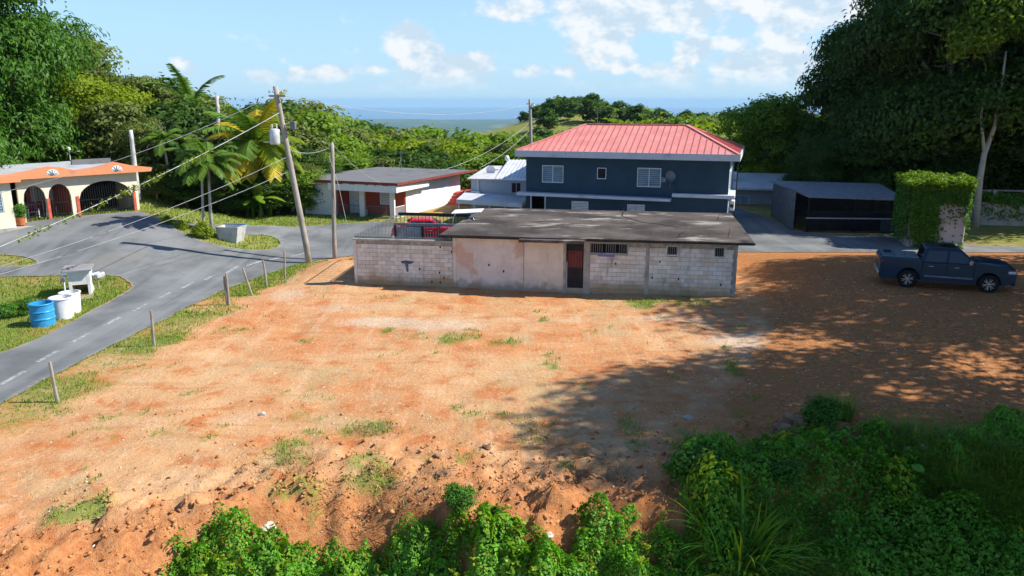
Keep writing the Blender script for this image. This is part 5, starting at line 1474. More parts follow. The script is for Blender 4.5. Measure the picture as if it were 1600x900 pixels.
proto('mid_bright', 62, 11, 3.4, 1.2, 7.0, 1.8, 420, 15, .55, .30, .46, LM['bright'], r=.2)
proto('mid_olive', 63, 12, 3.6, 1.4, 8.0, 1.8, 420, 15, .55, .28, .46, LM['olive'], r=.2, bark=BARK_PALE)
proto('mid_lime', 64, 10, 3.0, 1.0, 6.0, 1.6, 380, 14, .5, .28, .42, LM['lime'], r=.18)
proto('far_deep', 71, 8, 3.4, 1.0, 7.5, 1.9, 130, 10, 1.0, .6, .6, LM['deep'], r=.2)
proto('far_bright', 72, 8, 3.4, 1.0, 6.5, 1.9, 130, 10, 1.0, .6, .6, LM['bright'], r=.2)
proto('bush', 81, 9, 1.0, .2, 1.3, .55, 260, 14, .16, .09, .15, LM['under'], r=.05)
proto('bush_lime', 82, 9, .8, .15, .9, .45, 220, 14, .14, .08, .13, LM['lime'], r=.05)

def tree(key, x, y, h, label, name='tree', cat='tree', group=None, wide=1.0, rot=None, z=None, parts=True):
    crown, trunk, H, Rr = PROTO[key]
    s = h / H
    z = hz(x, y) if z is None else z
    rot = random.uniform(0, 6.28) if rot is None else rot
    if not parts:
        o = link(name, crown, None, (x, y, z)); o.scale = (s * wide, s * wide, s); o.rotation_euler.z = rot
        return tag(o, label, cat, group)
    e = empty(name, (x, y, z), rot, label, cat, group); e.scale = (s * wide, s * wide, s)
    link('crown', crown, e); link('trunk', trunk, e)
    return e

# --- the tall dark wood on the right
RIGHTW = 'tall dark trees behind the carport'
for (px, y, h, key, w, lab) in ((1405, 60, 19, 'giant', .85, 'very tall dark dense tree rising behind the carport'), (1475, 57, 22, 'giant_b', .9, 'very tall dark tree rising behind the vine wrapped cistern'),
                           (1560, 63, 25, 'giant', 1.0, 'broad tall dark tree behind the pale forked trunk'), (1665, 56, 23, 'giant_b', 1.0, 'huge dark tree over the block boundary wall'),
                           (1420, 70, 23, 'giant_b', .85, 'dark tree at the back of the wood behind the carport'), (1490, 74, 26, 'giant', .9, 'tallest dark tree at the back of the wood'), (1590, 76, 27, 'giant_b', 1.0, 'dark tree far back above the boundary wall'), (1710, 70, 27, 'giant', 1.0, 'tall dark tree at the wood edge past the boundary wall')):
    x = at_depth(px, 300, y).x
    tree(key, x, y, h, lab, 'tall_tree', 'tree', RIGHTW, w)
for (px, y, h, key, w, lab) in ((1335, 61, 8.5, 'broad_b', 1.05, 'dark bushy tree at the carport left end'), (1262, 57.5, 5.4, 'broad_b', .9, 'round dark tree beside the carport side wall'), (1390, 58.5, 7, 'broad_b', 1.3, 'dark shrubby tree growing over the carport roof back'), (1470, 57, 8, 'broad_b', 1.3, 'dark shrubby tree behind the cistern'), (1560, 58, 9, 'broad_b', 1.3, 'dark shrubby tree behind the boundary wall'), (1385, 64, 13, 'broad', .95, 'dark mid height tree filling the wood behind the carport'), (1322, 67, 14.5, 'broad', .8, 'dark tree at the left end of the tall wood'), (1410, 63, 13, 'broad_b', 1.0, 'dark tree between the carport and the cistern'), (1480, 63, 14, 'broad', 1.0, 'dark leafy tree directly behind the cistern'), (1590, 62, 14, 'broad_b', 1.1, 'dark tree under the tall crowns past the forked trunk'), (1195, 72, 8.8, 'bright', 1.1, 'rounded bright green tree right of the coral roof'), (1225, 82, 9.5, 'olive', 1.0, 'grey green tree behind the rounded bright tree')):
    tree(key, at_depth(px, 300, y).x, y, h, lab, 'shrubby_tree', 'tree', None, w)
# pale forked trunk in front of the dark wood
ft = empty('forked_tree', (at_depth(1527, 330, 52).x, 52, 0), 0, 'slender tree with pale forked trunk in front of the dark wood', 'tree')
b0 = at_depth(1527, 330, 52)
fk = [at_depth(px, py, 52) - Vector((b0.x, 52, 0)) for px, py in ((1527, 330), (1531, 280), (1538, 240), (1545, 222))]
fk2 = [fk[-1]] + [at_depth(px, py, 52) - Vector((b0.x, 52, 0)) for px, py in ((1555, 195), (1558, 165), (1566, 128), (1572, 80))]
fk3 = [fk[2]] + [at_depth(px, py, 52) - Vector((b0.x, 52, 0)) for px, py in ((1535, 210), (1533, 180), (1538, 150))]
fk[0].z = -.3
tm = MB().tube(fk, [.26, .2, .17, .16], 9).tube(fk2, [.14, .13, .11, .09, .05], 8).tube(fk3, [.12, .10, .08, .05], 8)
for (a, b) in (((1557, 185), (1580, 160)), ((1562, 150), (1552, 120)), ((1568, 165), (1584, 140))):
    tm.tube([at_depth(*a, 52) - Vector((b0.x, 52, 0)), at_depth(*b, 52) - Vector((b0.x, 52, 0))], [.05, .02], 5)
tm.build('trunk', BARK_PALE, ft, True)
cl = [tuple(at_depth(px, py, 52) - Vector((b0.x, 52, 0))) + (r_, r_, r_ * .7) for px, py, r_ in ((1530, 50, 1.5), (1575, 45, 1.6), (1550, 15, 1.7), (1510, 75, 1.2))]
link('crown', crown_mesh('forked_crown', 5, cl, 240, 20, .36, .18, .38, LM['bright']), ft)
# trees standing right of the lot, outside the view, whose shade falls across it
for (x, y, h, key, w) in ((25.0, 20.6, 22, 'shade', 1.0), (31.5, 31, 20, 'shade', 1.1), (25.5, 16.6, 20, 'shade', .95), (27.5, 11.0, 17, 'shade', .9), (33.5, 37.0, 19, 'shade', .9)):
    tree(key, x, y, h, 'tall leafy tree on the right edge of the lot, shading the truck', 'shade_tree', 'tree', 'trees shading the lot from the right', w)

# --- left side
tree('mango', at_depth(-75, 250, 52).x, 55, 18.0, 'big glossy mango tree above the arched house roof', 'mango_tree', 'tree', None, .92)
tree('mango', at_depth(-110, 250, 46).x, 45, 9, 'lower mango tree beside the arched house wing', 'mango_tree', 'tree', None, 1.1)
for (px, y, h, key, w, lab) in ((130, 78, 13.6, 'olive', 1.25, 'tall spreading tree behind the arched house'), (200, 88, 11.0, 'broad_b', 1.0, 'spreading dark tree on the rise behind the concrete pole'), (85, 66, 10.5, 'lime', 1.25, 'yellow green feathery tree behind the arched house roof'), (150, 64, 9.0, 'lime', 1.2, 'yellow green tree beside the thin white mast'), (60, 82, 14.2, 'broad', 1.0, 'dark tree between the mango tree and the spreading tree'),
                                (185, 60, 6.5, 'mid_olive', 1.1, 'dull green shrubby tree at the arched house corner'), (20, 62, 8.5, 'mid_deep', 1.2, 'dark shrub tree behind the silver roof'), (250, 70, 9.0, 'olive', 1.0, 'grey green tree left of the palms'), (295, 66, 7.0, 'mid_deep', 1.2, 'dark tree behind the white pickup'), (255, 92, 11.5, 'mid_deep', 1.2, 'dark round tree on the rise'), (350, 78, 7.6, 'mid_olive', 1.2, 'olive tree behind the yellow palm'), (400, 88, 9.0, 'mid_deep', 1.2, 'dark tree behind the leaning pole'), (300, 100, 11.5, 'mid_olive', 1.3, 'broad olive tree on the rise beyond the palms'), (355, 108, 12.0, 'mid_deep', 1.3, 'wide dark tree on the ridge beyond the palms'),
                                (440, 63, 4.6, 'bright', 1.2, 'rounded shrub tree right of the banana plants'), (455, 70, 7.0, 'mid_olive', 1.2, 'brownish green tree behind the porch house'), (372, 60, 4.4, 'olive', 1.1, 'silvery olive tree over the grass island'), (352, 57, 4.0, 'olive', 1.1, 'small silvery tree behind the concrete box'), (270, 64, 6.6, 'mid_deep', 1.3, 'dark tree behind the pale grey car'), (232, 57, 5.6, 'olive', .9, 'thin grey green tree in front of the pale grey car'), (300, 58.5, 4.6, 'mid_olive', 1.0, 'shrubby tree partly hiding the white pickup'), (335, 64, 6.4, 'mid_deep', 1.2, 'dark tree filling the gap behind the slim palms'), (225, 74, 8.8, 'mid_olive', 1.3, 'brown green tree behind the bare twiggy tree')):
    tree(key, at_depth(px, 300, y).x, y, h, lab, 'tree', 'tree', 'trees on the left rise', w)
# ridge falling from the palms towards the coast view
RG = 'trees along the wooded ridge'
for (px, y, top, key) in ((430, 118, 158, 'mid_deep'), (462, 122, 160, 'mid_olive'), (490, 128, 172, 'mid_deep'), (515, 130, 182, 'mid_bright'), (540, 132, 194, 'mid_deep'), (475, 98, 178, 'mid_bright'), (508, 100, 196, 'mid_bright'), (535, 104, 205, 'mid_olive'), (560, 108, 214, 'mid_lime'), (585, 115, 222, 'mid_bright'), (445, 104, 172, 'mid_deep'), (570, 150, 185, 'mid_deep'), (590, 160, 196, 'mid_deep')):
    b = at_depth(px, top, y); g = hz(b.x, y)
    tree(key, b.x, y, max(4.0, b.z - g), LOOK[key] + ' tree on the wooded ridge falling towards the coast view', 'ridge_tree', 'tree', RG, 1.25)
# valley wood behind the porch house and navy house
VW = 'trees filling the valley behind the houses'
rgv = random.Random(5)
tops = lambda px: float(np.interp(px, [440, 520, 600, 680, 760, 830, 900, 1000, 1100, 1160, 1230], [215, 218, 214, 216, 222, 218, 205, 198, 196, 205, 215]))
for row, (y, dt) in enumerate(((72, 36), (84, 22), (98, 10), (116, 0), (140, -6))):
    px = 445 + rgv.uniform(0, 20)
    while px < 1235:
        t = tops(px) + dt + rgv.uniform(-7, 9)
        yy = y + rgv.uniform(-4, 4); b = at_depth(px, t, yy); g = hz(b.x, yy)
        hgt = b.z - g
        # the low white roofs and the coral roof hide the first row behind them
        if not (row == 0 and 705 < px < 1180) and hgt > 2.5:
            key = rgv.choice(['mid_deep', 'mid_bright', 'mid_bright', 'mid_olive', 'mid_lime', 'mid_deep'])
            tree(key, b.x, yy, hgt, LOOK[key] + ' tree in the valley wood behind the houses', 'valley_tree', 'tree', VW, min(1.5, rgv.uniform(.95, 1.3) * max(1, 6.5 / hgt)), parts=row < 2)
        px += rgv.uniform(30, 46) * 84 / y
# far ridge with the grassy hill
FR = 'trees on the far grassy ridge'
rgf = random.Random(9)
for k in range(300):
    y = rgf.uniform(165, 310); x = rgf.uniform(-60, 130)
    if k > 170: y = rgf.uniform(240, 300); x = rgf.uniform(4, 100)
    px = 800 + FPX * x / (y / .98)
    grassy = (-30 < x < 2) and y > 215 and rgf.random() < .95
    if grassy: continue
    key = rgf.choice(['far_deep', 'far_bright', 'far_deep'])
    tree(key, x, y, rgf.uniform(4.0, 7.0), 'small ' + LOOK[key] + ' tree on the far ridge by the grassy hill', 'far_tree', 'tree', FR, rgf.uniform(1.0, 1.4), parts=False)
for (px, y, h) in ((880, 275, 5), (900, 280, 6), (922, 285, 8), (945, 282, 5.5), (985, 286, 6.5), (1040, 288, 6), (1090, 286, 6.5), (1135, 290, 8), (1148, 288, 7), (690, 240, 6.5), (675, 238, 7.5), (655, 236, 8)):
    x = at_depth(px, 190, y).x
    tree('far_deep', x, y, h, 'dark tree standing out on the skyline of the far ridge', 'skyline_tree', 'tree', 'skyline trees on the far ridge', 1.0, parts=False)
fhx = at_depth(857, 178, 275).x
fh = empty('hill_house', (fhx, 275, hz(fhx, 275)), R(8), 'tiny pale house on top of the grassy hill', 'house')
MB().box(-3.2, 3.2, 0, 6, -1, 3.0).build('wall', WHITE, fh); MB().box(-3.6, 3.6, -.4, 6.4, 3.0, 3.3).build('roof', METAL_ROOF, fh)
for x in (-2, 1): MB().box(x, x + 1.0, -.05, 0, 1, 2).build('window', GLASS, fh)

# --- palms
def frond(mb_pts, length, arch, az, el, n, lw, rg, V, T, tint0, base):
    """one feather frond appended to V (quads) with tints T; returns rachis points"""
    pts = []; d = Vector((math.cos(az) * math.cos(el), math.sin(az) * math.cos(el), math.sin(el))); p = Vector(base)
    seg = length / 12
    for k in range(13):
        pts.append(p.copy()); p = p + d * seg; d = (d + Vector((0, 0, -arch / 12))).normalized()
    for k in range(n):
        t = .12 + .88 * k / n; f = t * 12; i = min(11, int(f)); q = pts[i].lerp(pts[i + 1], f - i)
        dr = (pts[i + 1] - pts[i]).normalized(); side = dr.cross(Vector((0, 0, 1))).normalized()
        ll = lw * math.sin(math.pi * (.12 + .8 * t)) ** .6
        for s in (-1, 1):
            e = q + (side * s * .75 + dr * .55 + Vector((0, 0, -.38 + rg.uniform(-.15, .15)))) * ll
            wv = dr * .05 * length / 3
            V += [tuple(q - wv), tuple(q + wv), tuple(e + wv * .3), tuple(e - wv * .3)]
            T += [min(1, max(0, tint0 + rg.uniform(-.25, .25)))] * 4
    return pts
def palm(name, loc, h, r, nf, length, label, mats, lean=(0, 0), seed=1, lw=.55, arch=1.5, bark=BARK_PALE, el=(-.2, 1.2)):
    rg = random.Random(seed)
    e = empty(name, loc, 0, label, 'palm tree')
    top = Vector((lean[0], lean[1], h))
    MB().tube([Vector((0, 0, -.4)), Vector((lean[0] * .15, lean[1] * .15, h * .3)), Vector((lean[0] * .5, lean[1] * .5, h * .65)), top], [r * 1.4, r, r * .85, r * .75], 10).build('trunk', bark, e, True)
    for k in range(nf):
        m_ = mats[int(rg.random() * len(mats))]
        V, T = [], []
        az = 2.4 * k + rg.uniform(-.3, .3); ee = el[0] + (el[1] - el[0]) * (k + .5) / nf
        if LM[m_] is LM['brown']: ee = -.6
        pts = frond(None, length * rg.uniform(.8, 1.1), arch * rg.uniform(.8, 1.2), az, ee, 46, lw, rg, V, T, .5, top)
        me = bpy.data.meshes.new('frond'); Va = np.array(V)
        np_mesh(me, Va, np.arange(len(Va)).reshape(-1, 4), T); me.materials.append(LM[m_])
        f = link('frond', me, e)
        MB().tube(pts, [.035 - .0025 * i for i in range(13)], 5).build('rib', LM[m_], f)
    return e
def gp(px, y): 
    x = at_depth(px, 300, y).x; return (x, y, hz(x, y))
palm('coconut_palm', gp(405, 56.5), 5.2, .16, 30, 4.3, 'coconut palm with big yellowing fronds behind the leaning pole', ['yellow', 'palm', 'lime', 'yellow', 'brown', 'palm', 'lime'], seed=3, lw=1.05, el=(-.3, 1.35))
palm('coconut_palm', gp(312, 70), 6.4, .16, 16, 4.2, 'green coconut palm between the concrete pole and the dark wood', ['palm', 'palm', 'palm', 'brown'], seed=8, lw=.8, el=(-.1, 1.3))
palm('slim_palm', tuple(G(319, 361)), 3.9, .08, 15, 2.1, 'slim palm with pale trunk beside the white pickup, thinner of two', ['palm'], (.25, 0), 11, .5)
palm('slim_palm', tuple(G(331, 362)), 4.2, .09, 16, 2.2, 'slim palm with pale straight trunk next to the concrete box', ['palm'], (.15, .1), 12, .5)
palm('slim_palm', gp(268, 56), 4.6, .10, 14, 2.1, 'slim palm next to the pale grey car', ['palm'], (-.2, 0), 13, .5)
palm('slim_palm', gp(288, 57), 4.4, .10, 14, 2.1, 'slim palm between the pale grey car and the white pickup', ['palm', 'olive'], (.1, 0), 14, .5)
# banana plants
def banana(loc, h, label, seed):
    rg = random.Random(seed); e = empty('banana_plant', loc, 0, label, 'banana plant', 'banana plants by the road')
    h = h * .62
    MB().tube([(0, 0, -.2), (.05, 0, h * .5), (0, .05, h)], [.13, .11, .07], 8).build('stem', LM['bright'], e, True)
    for k in range(8):
        az = k * 2.4 + rg.random(); el_ = rg.uniform(.5, 1.3); d = Vector((math.cos(az) * math.cos(el_), math.sin(az) * math.cos(el_), math.sin(el_))); p = Vector((0, 0, h * .95)); Lb = rg.uniform(1.5, 2.2)
        V = []; n = 9
        side = Vector((-math.sin(az), math.cos(az), 0))
        for i in range(n + 1):
            t = i / n; w_ = .32 * math.sin(math.pi * min(1, .06 + .94 * t)) ** .6
            V += [tuple(p - side * w_ + Vector((0, 0, -w_ * .35))), tuple(p), tuple(p + side * w_ + Vector((0, 0, -w_ * .35)))]
            p = p + d * Lb / n; d = (d + Vector((0, 0, -.17))).normalized()
        Fq_ = []
        for i in range(n):
            a = i * 3; Fq_ += [(a, a + 1, a + 4, a + 3), (a + 1, a + 2, a + 5, a + 4)]
        me = bpy.data.meshes.new('leaf'); np_mesh(me, np.array(V), np.array(Fq_), [rg.uniform(.2, .9)] * len(V)); me.materials.append(LM['bright']); link('leaf', me, e)
    return e
for i, (px, y, h, lab) in enumerate(((404, 54.6, 2.4, 'banana plant with wide torn leaves on the roadside bank'), (392, 55.0, 2.0, 'smaller banana plant under the silvery olive tree'), (420, 55.6, 2.6, 'tall banana plant at the dark bank beside the leaning pole'), (510, 68, 4.0, 'banana plant showing above the porch house roof, left one'), (530, 69, 4.3, 'banana plant showing above the porch house roof, right one'), (437, 60, 2.2, 'banana plant at the porch house left corner'))):
    banana(gp(px, y), h, lab, i + 3)
# bare twiggy tree
bt = empty('bare_tree', gp(240, 61), 0, 'bare grey twiggy tree beside the concrete pole', 'tree')
mb = MB(); rgb = random.Random(4)
def branch(p, d, l, r, dep):
    e = p + d * l; mb.tube([p, p.lerp(e, .5) + Vector((rgb.uniform(-.1, .1), rgb.uniform(-.1, .1), 0)) * l * .3, e], [r, r * .8, r * .6], 5)
    if dep == 0: return
    for k in range(3):
        nd = (d + Vector((rgb.uniform(-.8, .8), rgb.uniform(-.8, .8), rgb.uniform(-.1, .5)))).normalized()
        branch(p.lerp(e, rgb.uniform(.6, 1)), nd, l * rgb.uniform(.6, .8), r * .58, dep - 1)
branch(Vector((0, 0, -.3)), Vector((.05, 0, 1)), 2.6, .13, 4)
mb.build('branches', BARK_PALE, bt)

for (px, y, h, key, lab) in ((385, 56.2, 3.6, 'broad_b', 'dark leafy bush on the roadside bank beside the banana plants'), (415, 57, 4.0, 'broad', 'taller dark bush on the bank behind the banana plants'), (475, 57.5, 3.2, 'bright', 'bright bush at the porch house end of the bank'), (330, 57.5, 3.6, 'olive', 'olive bush between the slim palms and the white pickup'), (290, 56.5, 3.2, 'broad_b', 'dark bush at the lawn edge near the white pickup'), (245, 55.5, 2.6, 'olive', 'grey green bush in front of the pale grey car'), (400, 59, 5.0, 'olive', 'tall olive bush under the yellow palm'), (432, 57.5, 3.4, 'broad_b', 'dark leafy bush on the roadside bank near the porch house'), (455, 58.5, 4.0, 'olive', 'olive bush on the bank between the banana plants and the porch house'), (355, 56.5, 3.0, 'broad_b', 'dark bush behind the concrete box'), (470, 62, 4.6, 'broad_b', 'dark tree against the porch house left wall')):
    tree(key, at_depth(px, 300, y).x, y, h, lab, 'bank_bush', 'bush', None, 1.5)
# --- shrubs on the island and by the house
for (px, py, h, key, lab) in ((262, 350, .55, 'bush_lime', 'small yellow flowering shrub at the driveway edge near the cars'), (287, 358, .55, 'bush_lime', 'small yellow shrub between two others on the island'), (316, 371, 1.0, 'bush_lime', 'larger round yellow green shrub beside the palm trunks'), (42, 492, .75, 'bush', 'dark leafy weed behind the blue drum'), (12, 497, .7, 'bush', 'low dark weed patch by the road edge')):
    p = G(px, py); tree(key, p.x, p.y, h * .85, lab, 'shrub', 'shrub', None, .9, z=p.z)
q = OF.o + OF.u * -.25 + OF.v * -.75
pt_ = empty('terracotta_planter', q, OF.rz, 'terracotta planter with a leafy plant beside the porch arch', 'planter')
MB().lathe([(0, 0), (.2, 0), (.28, .4), (.30, .42), (.26, .43), (.22, .38), (0, .36)], 16).build('pot', TERRACOTTA, pt_)
o = link('foliage', PROTO['bush'][0], pt_, (0, 0, .35)); o.scale = (.35, .35, .5)

# --- vines wrapping the cistern
def vine_skin(name, pts_n, mat, L, parent=None, seed=1, loc=None):
    P, Nn = pts_n; rg = np.random.default_rng(seed)
    V, F = leaf_quads(P, Nn, L * rg.uniform(.7, 1.3, len(P)), L * .8 * rg.uniform(.7, 1.3, len(P)), rg, .15, .2)
    me = bpy.data.meshes.new(name); np_mesh(me, V, F, np.repeat(np.clip(rg.normal(.5, .25, len(P)), 0, 1), 4)); me.materials.append(mat)
    return link(name, me, parent, loc)
rg = np.random.default_rng(21)
n = 30000
fa = rg.random(n)
P = np.empty((n, 3)); Nn = np.empty((n, 3))
a, b = rg.random(n), rg.random(n)
front, left, right = fa < .5, (fa >= .5) & (fa < .65), (fa >= .65) & (fa < .75); topm = fa >= .75
P[front] = np.stack([a * tx1, -rg.random(n) * .22, b * tzt], 1)[front]; Nn[front] = (0, -1, .5)
P[left] = np.stack([-rg.random(n) * .22, a * 3.4, b * tzt], 1)[left]; Nn[left] = (-1, 0, .5)
P[right] = np.stack([tx1 + rg.random(n) * .22, a * 3.4, b * tzt], 1)[right]; Nn[right] = (1, 0, .5)
P[topm] = np.stack([-.3 + a * (tx1 + .6), -.3 + b * 4.0, tzt - .12 + rg.random(n) ** 2 * .55 * (1 + 1.5 * fbm(a * 4, b * 4, 1.5, 3))], 1)[topm]; Nn[topm] = (0, 0, 1)
u_, zf = P[:, 0] / tx1, P[:, 2] / tzt
cov = 1.1 * ss(.62, .98, zf) + .9 * ss(.62, .30, u_) * ss(-.1, .25, u_) - .25 * ss(.35, .0, zf) + 1.2 * fbm(P[:, 0] + 3 * P[:, 1], P[:, 2], .9, 4) - .05
keep = topm | (left & (zf + .2 * rg.normal(size=n) > .3)) | (right & (zf + .2 * rg.normal(size=n) > .55)) | (front & (cov + .28 * rg.normal(size=n) > .30))
Nn = Nn + .5 * rg.normal(size=Nn.shape)
up_ = keep & (P[:, 2] > tzt - .25)  # top leaves brighter, sides darker: light and tree shade put into leaf colour
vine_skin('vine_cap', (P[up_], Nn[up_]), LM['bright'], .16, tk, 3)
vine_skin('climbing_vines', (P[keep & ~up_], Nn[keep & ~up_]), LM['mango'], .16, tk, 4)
n = 9000; x_ = rg.random(n) * 14; z_ = 1.7 + .8 * fbm(x_, x_ * 0, .6, 3) * 2 * rg.random(n) + rg.random(n) * .7
vine_skin('climbing_vines', (np.stack([x_, -.25 + rg.random(n) * .7, z_ - ss(.6, 1, rg.random(n)) * 1.2], 1), np.array([0, -.7, .7]) + .5 * rg.normal(size=(n, 3))), LM['under'], .17, rw, 5)

# vines threaded on the thick wire
wv = bpy.data.objects['overhead_wire.001']
pts = np.array([v.co[:] for v in wv.data.vertices]).reshape(-1, 5, 3).mean(1)
n = 420; tpar = np.clip(.28 + .62 * rg.random(n), 0, .999); tpar = np.where(fbm(tpar * 40, tpar * 0, 1, 2) > -.12, tpar, .55 + .08 * rg.normal(size=n)); tpar = np.clip(tpar, .02, .98)
f = tpar * (len(pts) - 1); i0 = f.astype(int); fr_ = (f - i0)[:, None]
P = pts[i0] * (1 - fr_) + pts[np.minimum(i0 + 1, len(pts) - 1)] * fr_ + rg.normal(size=(n, 3)) * np.array([.05, .05, .07]) - np.array([0, 0, .03])
vine_skin('wire_vine', (P, rg.normal(size=(n, 3))), LM['lime'], .11, wv, 8)
# ================================================================ ground cover, rubble, grass
def mound(x, y):
    """height of the tangle of vines above the ground"""
    m = np.zeros(np.shape(x))
    for (px, py, hgt, sx, sy) in VM:
        m = np.maximum(m, hgt * gauss(x, y, px, py, sx, sy))
    return np.clip(m * (1 + 1.9 * fbm(x, y, 1.7, 3)) + .6 * fbm(x, y, 3.2, 3) * ss(.05, .4, m), 0, 2)
# mounds: (x, y, height, spread x, spread y); read from where each lump stands on the bank
VM = []
def vm(px, py, hgt, sx, sy):
    p = G(px, min(py + 12, 960)); VM.append((p.x, p.y, hgt * .78, sx * .8, sy * .8))
for a in ((310, 900, .55, .45, .6), (372, 878, .9, .45, .6), (430, 890, .6, .6, .6), (500, 888, .75, .6, .6), (570, 895, .65, .6, .6), (630, 880, .85, .6, .6), (700, 890, .7, .6, .5), (765, 862, 1.15, .42, .5), (790, 890, .8, .6, .5), (850, 895, .55, .6, .5), (920, 890, .65, .6, .5), (965, 868, .95, .7, .6), (1030, 890, .9, .7, .6), (400, 930, .9, .9, .6), (560, 935, .8, 1.0, .6), (720, 935, .8, 1.0, .6), (880, 935, .8, 1.0, .6), (1010, 935, .9, .8, .6), (300, 940, .5, .5, .5)):
    vm(*a)
rg = np.random.default_rng(31)
def cover(name, label, cand, dens_fn, n, L, mat, seed, hfun, thick=.9, cat='vines'):
    rg = np.random.default_rng(seed)
    x = rg.uniform(cand[0], cand[1], n); y = rg.uniform(cand[2], cand[3], n)
    k = dens_fn(x, y) > rg.random(n); x, y = x[k], y[k]; n = len(x)
    h = hfun(x, y); e = .06
    gx = (hfun(x + e, y) - hfun(x - e, y)) / (2 * e); gy = (hfun(x, y + e) - hfun(x, y - e)) / (2 * e)
    t = 1 - thick * rg.random(n) ** 3
    z = height(x, y) + h * t + .02 + .05 * rg.random(n)
    N_ = np.stack([-gx, -gy, np.ones(n)], 1) + .55 * rg.normal(size=(n, 3))
    V, F = leaf_quads(np.stack([x, y, z], 1), N_, L * (.45 + 1.2 * rg.random(n) ** 1.5), L * .85 * (.45 + 1.1 * rg.random(n) ** 1.5), rg, .12, .2)
    me = bpy.data.meshes.new(name); np_mesh(me, V, F, np.repeat(np.clip(.25 + .5 * t * rg.random(n) + .3 * fbm(x, y, 2, 3) + .1, 0, 1), 4)); me.materials.append(mat)
    o = link(name, me); tag(o, label, cat, None, 'stuff'); return o
cover('vine_cover', 'bright green vines tangled along the foot of the bank', (-8, 5.2, 9.2, 14.6), lambda x, y: ss(.10, .32, mound(x, y)), 190000, .075, LM['vine'], 41, mound)
cover('vine_leaves_pale', 'paler broad leaves mixed into the vine tangle', (-8, 5.2, 9.2, 14.6), lambda x, y: ss(.15, .4, mound(x, y)) * ss(-.02, .14, fbm(x + 9, y, 1.2, 3)), 26000, .135, LM['bright'], 44, lambda x, y: mound(x, y) * 1.06)
# undergrowth on the shaded right
UZ = [(1300, 850, 3.2, 2.2), (1340, 820, 2.4, 2.2), (1130, 830, 2.4, 2.0), (1330, 760, 3, 2.0), (1420, 720, 2.2, 1.4), (1280, 800, 3, 2), (1150, 760, 3.0, 2.2), (1290, 720, 1.6, 1.6), (1300, 640, .5, 1.0), (1400, 800, 4, 2.4), (1560, 780, 3.2, 2.6), (1250, 850, 4, 1.6), (1500, 880, 4, 2), (1590, 690, .9, 1.5)]
UZW = [(G(a, b).x, G(a, b).y, c, d) for a, b, c, d in UZ]
def under_mask(x, y):
    m = np.zeros(np.shape(x))
    for (cx, cy, sx, sy) in UZW: m = np.maximum(m, gauss(x, y, cx, cy, sx * .62, sy * .62))
    return m * ss(3.4, 4.4, x + .3 * fbm(x, y, 1, 3) * 4 + np.where(y < 12.5, -.4, 0)) + .35 * fbm(x, y, 1.2, 3)
def under_h(x, y): return .05 + .55 * ss(.3, .9, under_mask(x, y)) * np.clip(.5 + 3.0 * fbm(x, y, .9, 3), .05, 2)
cover('undergrowth', 'shaded leafy undergrowth on the right of the lot', (3.0, 17, 9, 21), lambda x, y: ss(.34, .62, under_mask(x, y)) * ss(-.5, -.12, fbm(x + 5, y, 1.1, 3)), 190000, .09, LM['vine'], 43, under_h, cat='undergrowth')

cover('undergrowth_pale', 'paler yellow green leaf patches in the shaded undergrowth', (3.0, 17, 9, 21), lambda x, y: ss(.38, .62, under_mask(x, y)) * ss(.06, .2, fbm(x + 21, y, .8, 3)), 60000, .13, LM['lime'], 46, lambda x, y: under_h(x, y) * 1.25 + .04, cat='undergrowth')

def blades(name, label, n, area, mask, hgt, wid, mat, seed, parent=None, spread=.45):
    rg = np.random.default_rng(seed)
    x = rg.uniform(area[0], area[1], n); y = rg.uniform(area[2], area[3], n)
    k = mask(x, y) > rg.random(n); x, y = x[k], y[k]; n = len(x)
    b = np.stack([x, y, height(x, y) - .01], 1)
    a = rg.uniform(0, 2 * np.pi, n); h = hgt * rg.uniform(.5, 1.4, n); ln = spread * rg.uniform(.2, 1.2, n) * h
    side = np.stack([-np.sin(a), np.cos(a), 0 * a], 1) * (wid * rg.uniform(.7, 1.3, n))[:, None]
    m1 = b + np.stack([np.cos(a) * ln * .35, np.sin(a) * ln * .35, h * .62], 1); t = b + np.stack([np.cos(a) * ln * 1.2, np.sin(a) * ln * 1.2, h * .95], 1)
    V = np.stack([b - side, b + side, m1 + side * .8, m1 - side * .8, t, t], 1)[:, :5].reshape(-1, 3)
    base = np.arange(n)[:, None] * 5
    F = np.concatenate([base + np.array([[0, 1, 2, 3]]), base + np.array([[3, 2, 4, 4]])])
    me = bpy.data.meshes.new(name)
    Fq = np.concatenate([base + np.array([[0, 1, 2]]), base + np.array([[0, 2, 3]]), base + np.array([[3, 2, 4]])])
    np_mesh(me, V, Fq, np.repeat(np.clip(rg.normal(.5, .28, n), 0, 1), 5)); me.materials.append(mat)
    o = link(name, me, parent)
    if label: tag(o, label, 'grass', None, 'stuff')
    return o
